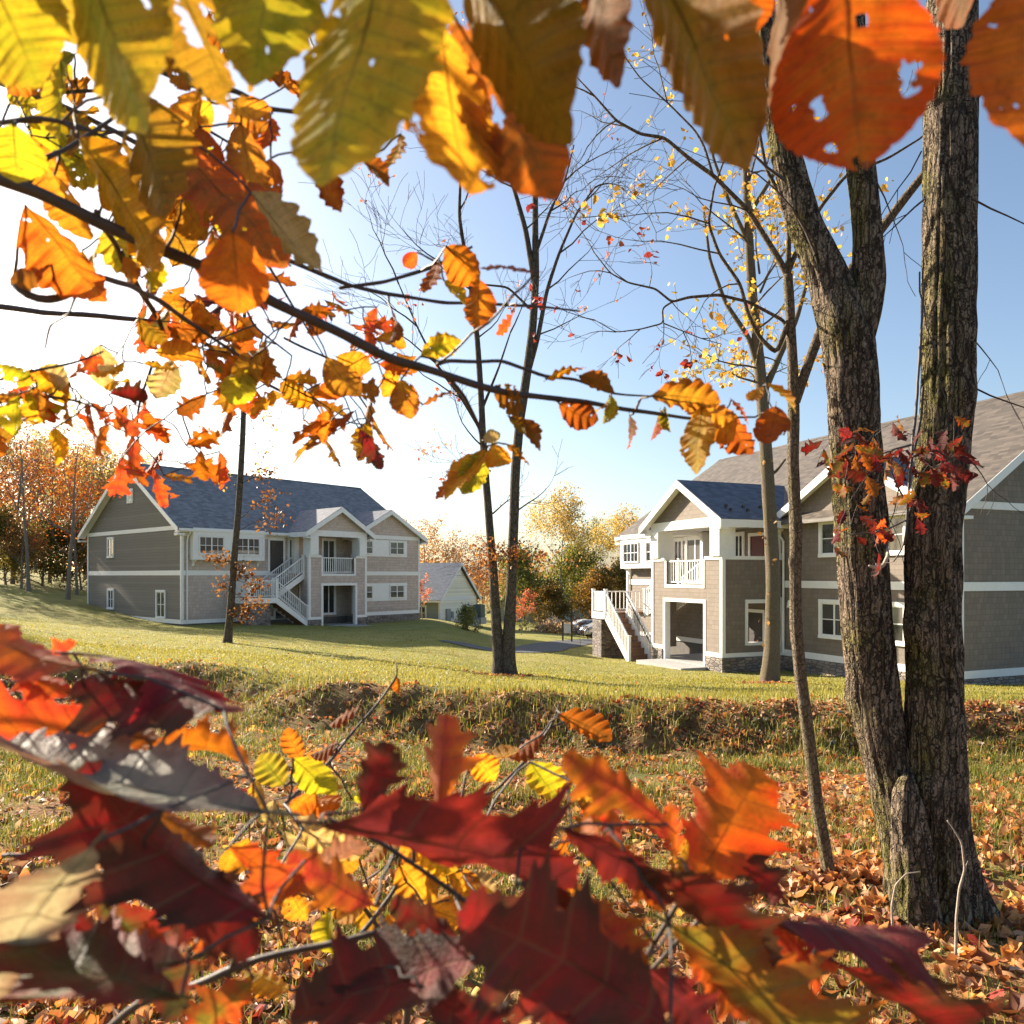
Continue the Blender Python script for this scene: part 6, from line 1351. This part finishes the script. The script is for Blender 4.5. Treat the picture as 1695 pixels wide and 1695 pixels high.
def oak_boughs():
    rng = random.Random(17)
    root = empty("oak_branch", P(-300, 520, 1.2), "red oak branch with small scarlet and amber lobed leaves behind the diagonal branch", "branch"); nt = Net(root)
    nt.branch([(-900, 380, 1.4, 14), (-200, 480, 1.25, 11), (100, 520, 1.2, 9), (250, 530, 1.2, 8), (330, 560, 1.2, 7), (420, 620, 1.2, 6), (470, 650, 1.2, 4), (560, 680, 1.2, 3)], 60, 6)
    nt.branch([(255, 598, 1.2, 5), (235, 650, 1.2, 4), (228, 690, 1.2, 4), (232, 740, 1.2, 3)], 20, 5); nt.branch([(305, 660, 1.2, 4), (302, 690, 1.2, 3), (320, 740, 1.2, 3), (345, 770, 1.2, 2)], 20, 5)
    nt.branch([(470, 560, 1.2, 4), (560, 600, 1.2, 4), (620, 700, 1.2, 3)], 20, 5)
    cols = ['red', 'orr', 'amb', 'dre', 'dor', 'bro']
    cluster(root, nt, rng, [('oak', 335, 525, 45, 38, 22, 45, 80, 1.1, ['red', 'dre', 'bro', 'dor', 'mix', 'orr']), ('oak', 410, 590, 45, 32, 12, 45, 75, 1.1, ['amb', 'dor', 'bro', 'orr']), ('oak', 235, 735, 26, 32, 9, 45, 80, 1.05, ['orr', 'red', 'ora', 'amb']), ('oak', 330, 755, 16, 14, 4, 45, 70, 1.05, ['ora', 'orr']),
        ('oak', 228, 690, 20, 14, 4, 45, 65, 1.05, ['ora', 'orr']), ('oak', 585, 690, 30, 34, 9, 50, 85, 1.05, ['bro', 'dor', 'amb', 'dre']), ('oak', 505, 665, 18, 18, 5, 40, 60, 1.1, ['dre', 'pur', 'amb']), ('oak', 590, 535, 30, 26, 6, 40, 70, 1.1, ['orr', 'red', 'ora']), ('oak', 545, 500, 22, 20, 5, 40, 60, 1.1, ['mix', 'red', 'orr']), ('oak', 620, 605, 24, 20, 5, 35, 55, 1.1, ['amb', 'orr', 'ora'])])
    nt.done()
    root = empty("oak_branch", P(-300, 640, .9), "low spray of mixed yellow and scarlet leaves hanging in front of the orange wood", "branch"); nt = Net(root)
    nt.branch([(-700, 600, 1.0, 14), (-150, 690, .9, 9), (0, 665, .85, 7), (60, 655, .85, 6), (130, 660, .85, 4), (170, 680, .85, 2)], 50, 6)
    cluster(root, nt, rng, [('oak', 110, 655, 42, 20, 9, 40, 75, .85, ['orr', 'red', 'amb', 'dre']), ('beech', 60, 650, 45, 18, 9, 45, 80, .82, ['yel', 'yg', 'gol', 'oli']), ('oak', 15, 690, 22, 18, 5, 50, 80, .85, ['ora', 'gol']), ('beech', 75, 600, 40, 14, 4, 45, 75, .85, ['yel', 'gol', 'pal'])])
    nt.done()
    # crowd of beech leaves filling the upper left
    root = empty("beech_branch", P(-250, 60, .9), "beech bough of crowded golden leaves farther behind the big overhead leaves", "branch"); nt = Net(root)
    nt.branch([(-900, -100, 1.1, 16), (-200, 60, .95, 12), (60, 160, .9, 10), (220, 230, .9, 8), (340, 330, .95, 7), (440, 430, 1.0, 5), (520, 560, 1.05, 3)], 60, 6)
    nt.branch([(60, 160, .9, 7), (160, 150, .9, 6), (280, 180, .92, 5), (400, 250, .95, 4)], 30, 5); nt.branch([(340, 330, .95, 5), (380, 450, 1., 5), (420, 540, 1.0, 4), (480, 590, 1.0, 3)], 30, 5)
    cluster(root, nt, rng, [('beech', 90, 190, 70, 60, 18, 60, 105, .85, ['yg', 'yel', 'yg', 'gre', 'gol']), ('beech', 260, 270, 70, 60, 18, 60, 110, .85, ['gol', 'yg', 'yel', 'amb', 'oli']), ('beech', 360, 320, 50, 60, 10, 55, 100, .9, ['gol', 'amb', 'oli']), ('beech', 430, 560, 45, 35, 12, 55, 95, .95, ['gol', 'amb', 'bro', 'yg']), ('beech', 300, 480, 60, 45, 9, 50, 80, .95, ['amb', 'gol', 'oli', 'ora']), ('beech', 200, 590, 50, 25, 6, 50, 80, .95, ['yel', 'gol', 'pal']), ('beech', 420, 200, 40, 40, 7, 45, 80, .95, ['ora', 'gol']), ('beech', 560, 640, 70, 40, 8, 45, 70, 1.0, ['yel', 'ora', 'gol'])])
    nt.done()
oak_boughs()

# ---- red leaves in front of the thick trunks
def red_spray():
    rng = random.Random(23); root = empty("oak_sapling", P(1512, 420, 3.3), "hanging spray of dark red lobed leaves in front of the thick twin trunks", "branch"); nt = Net(root)
    d = 3.2
    nt.branch([(1530, 470, 3.55, 3), (1524, 560, 3.45, 4), (1518, 660, 3.35, 5), (1508, 760, d, 5), (1502, 850, d, 4), (1496, 905, d, 3), (1480, 930, d, 2)], 50, 6)
    nt.branch([(1512, 735, d, 4), (1460, 750, d, 4), (1410, 750, d, 3), (1380, 760, d, 2)], 25, 5); nt.branch([(1510, 755, d, 4), (1550, 745, d, 3), (1585, 770, d, 2)], 20, 5); nt.branch([(1502, 860, d, 3), (1460, 880, d, 3), (1410, 885, d, 2)], 20, 5); nt.branch([(1500, 830, d, 3), (1482, 800, d, 3), (1470, 770, d, 2)], 12, 5)
    R = ['dmr', 'dmr', 'dmr', 'pur', 'bro', 'mix', 'dgr', 'dre']
    cluster(root, nt, rng, [('oak', 1440, 745, 46, 22, 40, 26, 48, d, R), ('oak', 1550, 752, 28, 24, 24, 26, 46, d, R), ('oak', 1420, 850, 28, 32, 18, 22, 40, d, R), ('oak', 1500, 840, 22, 26, 10, 22, 36, d, R), ('oak', 1450, 875, 14, 10, 5, 20, 30, d, ['red', 'orr', 'bro'])])
    nt.done()
red_spray()

# ---- the low oak in the foreground: broad dark red leaves
def foreground():
    r1 = random.Random(14)
    O = 'oak'; B = 'beech'
    root = empty("oak_sapling", Vector((-.26, .46, gz(-.26, .46))), "oak sapling with large dusky grey green and scarlet leaves, filling the lower left corner", "sapling"); nt = Net(root)
    nt.branch([(180, 2600, .62, 16), (150, 2000, .60, 15), (160, 1720, .55, 14), (230, 1660, .52, 14), (380, 1610, .5, 13), (500, 1570, .5, 12), (610, 1545, .5, 11), (720, 1520, .52, 9)], 60, 9)
    nt.branch([(340, 1700, .5, 9), (370, 1640, .5, 9), (395, 1585, .5, 8), (402, 1545, .5, 5)], 20, 7); nt.branch([(180, 1235, .5, 6), (182, 1200, .5, 6), (183, 1170, .52, 5)], 12, 6); nt.branch([(230, 1660, .52, 6), (180, 1500, .52, 4), (165, 1300, .5, 4), (180, 1180, .5, 3)], 30, 6); nt.branch([(395, 1585, .5, 6), (450, 1480, .53, 4), (470, 1390, .53, 3), (440, 1340, .52, 3)], 24, 6)
    nt.branch([(0, 1418, .6, 7), (60, 1416, .6, 7), (110, 1410, .6, 4)], 10, 6)
    L = [(O, 135, 1105, -110, 1075, 95, .44, 'orr', 14, 1, 0), (O, 120, 1080, 445, 1092, 62, .50, 'pur', -12, 1, 0), (O, 370, 1175, 95, 1165, 125, .44, 'dre', 14, 1, 0), (O, 215, 1215, -80, 1170, 150, .46, 'orr', 14, -1, 0), (O, 250, 1235, 435, 1215, 80, .5, 'ora', 0, 1, 0),
      (O, 445, 1345, -120, 1285, 215, .36, 'sil', 14, 1, 0), (O, 155, 1395, -90, 1660, 220, .33, 'sil', 14, -1, 0), (O, 445, 1520, 60, 1350, 200, .38, 'dre', 14, 1, 0), (O, 505, 1425, 285, 1570, 130, .42, 'red', 14, -1, 0), (O, 310, 1590, -120, 1690, 220, .36, 'dgr', 14, 1, 0), (O, 240, 1420, 440, 1560, 190, .40, 'dre', 10, 1, .5),
      (O, 300, 1650, -70, 1590, 190, .35, 'dgr', 8, 1, 0), (O, 330, 1540, 170, 1640, 120, .42, 'red', 8, 1, 0), (O, 420, 1620, 300, 1720, 120, .41, 'mix', 5, -1, 0), (O, 90, 1500, 240, 1610, 120, .40, 'dre', 5, 1, 0), (O, 380, 1400, 500, 1470, 80, .48, 'orr', 5, 1, 0), (O, 240, 1330, 350, 1420, 90, .46, 'bro', 8, -1, 0), (O, 120, 1150, 20, 1100, 80, .47, 'orr', 10, 1, 0), (O, 160, 1480, 330, 1660, 150, .42, 'dgr', 14, 1, 0), (O, 60, 1120, 130, 1060, 50, .5, 'red', 0, 1, 0), (O, 300, 1260, 200, 1190, 90, .5, 'bro', 14, 1, 0), (O, 520, 1440, 600, 1380, 60, .55, 'mau', 14, 1, 0)]
    for a in L: nt.link(put_leaf(root, *a, bd=r1.uniform(-.015, .015), rng=r1), .0010)
    nt.done("stem")
    root = empty("oak_sapling", Vector((.10, .52, gz(.10, .52))), "oak sapling with one glowing orange star shaped leaf and broad dark red leaves below it", "sapling"); nt = Net(root)
    nt.branch([(950, 2500, .66, 16), (930, 1900, .60, 14), (900, 1700, .55, 12), (860, 1600, .52, 10), (780, 1500, .5, 9), (640, 1400, .48, 8), (540, 1352, .47, 7)], 60, 8)
    nt.branch([(930, 1900, .60, 12), (1020, 1680, .55, 10), (1080, 1560, .53, 9), (1130, 1470, .52, 8), (1190, 1440, .52, 6)], 40, 7); nt.branch([(1020, 1680, .55, 9), (1130, 1540, .5, 8), (1220, 1470, .5, 6), (1260, 1450, .5, 4)], 30, 6); nt.branch([(1080, 1560, .53, 7), (1020, 1470, .5, 6), (950, 1390, .5, 5), (940, 1300, .52, 4)], 24, 6)
    L = [(O, 530, 1362, 985, 1398, 165, .40, 'pur', 14, 1, 0), (O, 600, 1340, 655, 1215, 120, .44, 'dre', -5, 1, 0), (O, 725, 1340, 738, 1178, 110, .45, 'red', 0, -1, 0), (O, 930, 1372, 1140, 1455, 100, .42, 'pur', 14, 1, 0), (O, 1105, 1365, 955, 1238, 95, .46, 'red', 14, -1, 0), (O, 1150, 1465, 1268, 1258, 240, .50, 'glo', -8, -1, 0),
      (O, 1050, 1430, 1320, 1560, 125, .42, 'dre', 14, 1, 0), (O, 1270, 1520, 1570, 1605, 85, .44, 'pur', 14, -1, 0), (O, 1110, 1530, 1440, 1730, 190, .42, 'mix', 14, 1, 0), (O, 1140, 1580, 1240, 1665, 95, .48, 'orr', 0, 1, 0), (O, 1380, 1590, 1660, 1700, 80, .46, 'dre', 14, 1, 0), (O, 810, 1570, 455, 1720, 270, .37, 'dre', 14, 1, .3), (O, 1110, 1700, 790, 1470, 290, .36, 'dre', 14, -1, 0),
      (O, 900, 1560, 1100, 1720, 190, .40, 'pur', 14, 1, .4), (O, 1000, 1380, 1110, 1490, 80, .47, 'ora', 0, 1, 0), (O, 1120, 1420, 1100, 1330, 60, .50, 'orr', 10, 1, 0), (O, 1010, 1440, 960, 1360, 60, .5, 'mau', 14, 1, 0), (O, 880, 1640, 980, 1745, 120, .40, 'dre', 4, 1, 0), (O, 760, 1560, 640, 1500, 100, .46, 'dre', 8, 1, 0), (O, 1060, 1600, 1180, 1700, 110, .43, 'pur', 5, 1, 0), (O, 1240, 1520, 1380, 1620, 90, .45, 'red', 6, -1, 0), (O, 1330, 1640, 1450, 1720, 90, .45, 'mix', 6, 1, 0), (O, 980, 1290, 1040, 1390, 70, .5, 'orr', 4, 1, 0), (O, 860, 1420, 960, 1480, 70, .46, 'dre', 8, 1, 0), (O, 620, 1500, 470, 1430, 110, .47, 'red', 0, 1, 0), (O, 1180, 1390, 1300, 1470, 90, .48, 'dre', 0, 1, 0), (O, 960, 1480, 1060, 1610, 130, .41, 'red', 0, -1, 0), (O, 700, 1640, 860, 1740, 160, .38, 'dre', 0, -1, 0), (O, 640, 1600, 560, 1720, 150, .40, 'dre', 0, 1, 0), (O, 1250, 1600, 1300, 1720, 110, .46, 'red', 0, 1, 0), (O, 1040, 1330, 985, 1270, 60, .52, 'red', 0, 1, 0), (O, 880, 1460, 1040, 1560, 120, .42, 'pur', 14, 1, 0)]
    for a in L: nt.link(put_leaf(root, *a, bd=r1.uniform(-.015, .015), rng=r1), .0010)
    nt.done("stem")
    root = empty("beech_sapling", Vector((-.05, .95, gz(-.05, .95))), "small beech sapling with yellow and amber leaves behind the dark red oak leaves", "sapling"); nt = Net(root)
    nt.branch([(660, 2100, .98, 14), (670, 1800, .95, 12), (675, 1600, .9, 10), (680, 1500, .88, 8), (686, 1400, .88, 6), (690, 1340, .9, 4)], 50, 8)
    nt.branch([(600, 1545, .85, 9), (640, 1490, .85, 8), (662, 1450, .86, 5)], 16, 6); nt.branch([(470, 1330, .8, 7), (530, 1280, .9, 6), (580, 1220, 1.0, 5), (635, 1150, 1.05, 4), (662, 1115, 1.05, 3), (658, 1098, 1.05, 2)], 40, 6); nt.branch([(675, 1600, .9, 8), (560, 1450, .86, 7), (470, 1330, .8, 6)], 24, 6)
    nt.branch([(690, 1340, .9, 4), (820, 1310, .95, 5), (880, 1250, 1.0, 5), (912, 1205, 1.0, 5), (926, 1165, 1.0, 2)], 30, 6); nt.branch([(912, 1205, 1., 4), (960, 1185, 1., 3), (1000, 1195, 1., 2)], 12, 5)
    nt.branch([(675, 1600, .9, 6), (740, 1540, .9, 5), (830, 1520, .92, 3)], 16, 5)
    L = [(B, 485, 1255, 556, 1318, 56, .8, 'yg', 15, 1, .2), (B, 470, 1300, 430, 1250, 50, .8, 'gre', 15, 1, .4), (B, 820, 1358, 856, 1438, 58, .8, 'yg', 10, 1, 0), (B, 878, 1262, 930, 1336, 58, .85, 'yg', 15, 1, .2), (B, 785, 1250, 822, 1296, 46, .9, 'yel', 10, 1, 0), (B, 925, 1182, 1018, 1212, 36, .95, 'bro', 10, 1, 0), (B, 900, 1212, 838, 1252, 30, .95, 'dor', 10, 1, 0), (B, 596, 1168, 538, 1198, 18, 1.0, 'dor', 10, 1, 0), (B, 500, 1375, 592, 1412, 60, .75, 'pal', 25, 1, 0),
      (B, 660, 1430, 722, 1510, 66, .85, 'gol', 10, 1, 0), (B, 725, 1380, 800, 1415, 46, .85, 'yg', 20, 1, 0), (B, 702, 1500, 806, 1545, 52, .82, 'gol', 20, 1, .3), (B, 440, 1468, 600, 1494, 34, .7, 'mau', 30, 1, 0), (B, 655, 1120, 664, 1148, 16, 1.05, 'ora', 0, 1, 0), (B, 500, 1260, 470, 1210, 30, .85, 'ora', 20, 1, 0), (B, 590, 1400, 540, 1460, 52, .8, 'amb', 10, 1, 0), (B, 690, 1400, 760, 1440, 50, .85, 'yel', 10, -1, 0), (B, 820, 1480, 760, 1500, 44, .85, 'yel', 20, 1, 0), (B, 610, 1470, 560, 1530, 48, .8, 'gol', 10, 1, 0), (B, 420, 1290, 445, 1345, 30, .85, 'yel', 10, 1, 0), (B, 480, 1640, 400, 1600, 40, .7, 'yel', 10, 1, 0), (B, 600, 1600, 540, 1610, 40, .75, 'amb', 20, 1, 0), (B, 860, 1240, 800, 1270, 24, .95, 'gol', 10, 1, 0), (B, 560, 1230, 510, 1250, 22, .95, 'bro', 10, 1, 0), (B, 960, 1300, 1000, 1350, 44, .8, 'amb', 10, 1, .4)]
    for a in L: nt.link(put_leaf(root, *a, big=True, rng=r1), .0013)
    rng = random.Random(3); cluster(root, nt, rng, [('beech', 690, 1460, 100, 55, 26, 50, 90, .95, ['gol', 'yel', 'amb', 'yg', 'pal', 'ora']), ('beech', 520, 1330, 60, 50, 10, 45, 80, .95, ['gol', 'yg', 'ora', 'pal']), ('oak', 1000, 1340, 70, 50, 13, 50, 90, .8, ['ora', 'orr', 'amb'])])
    nt.done("stem")
foreground()
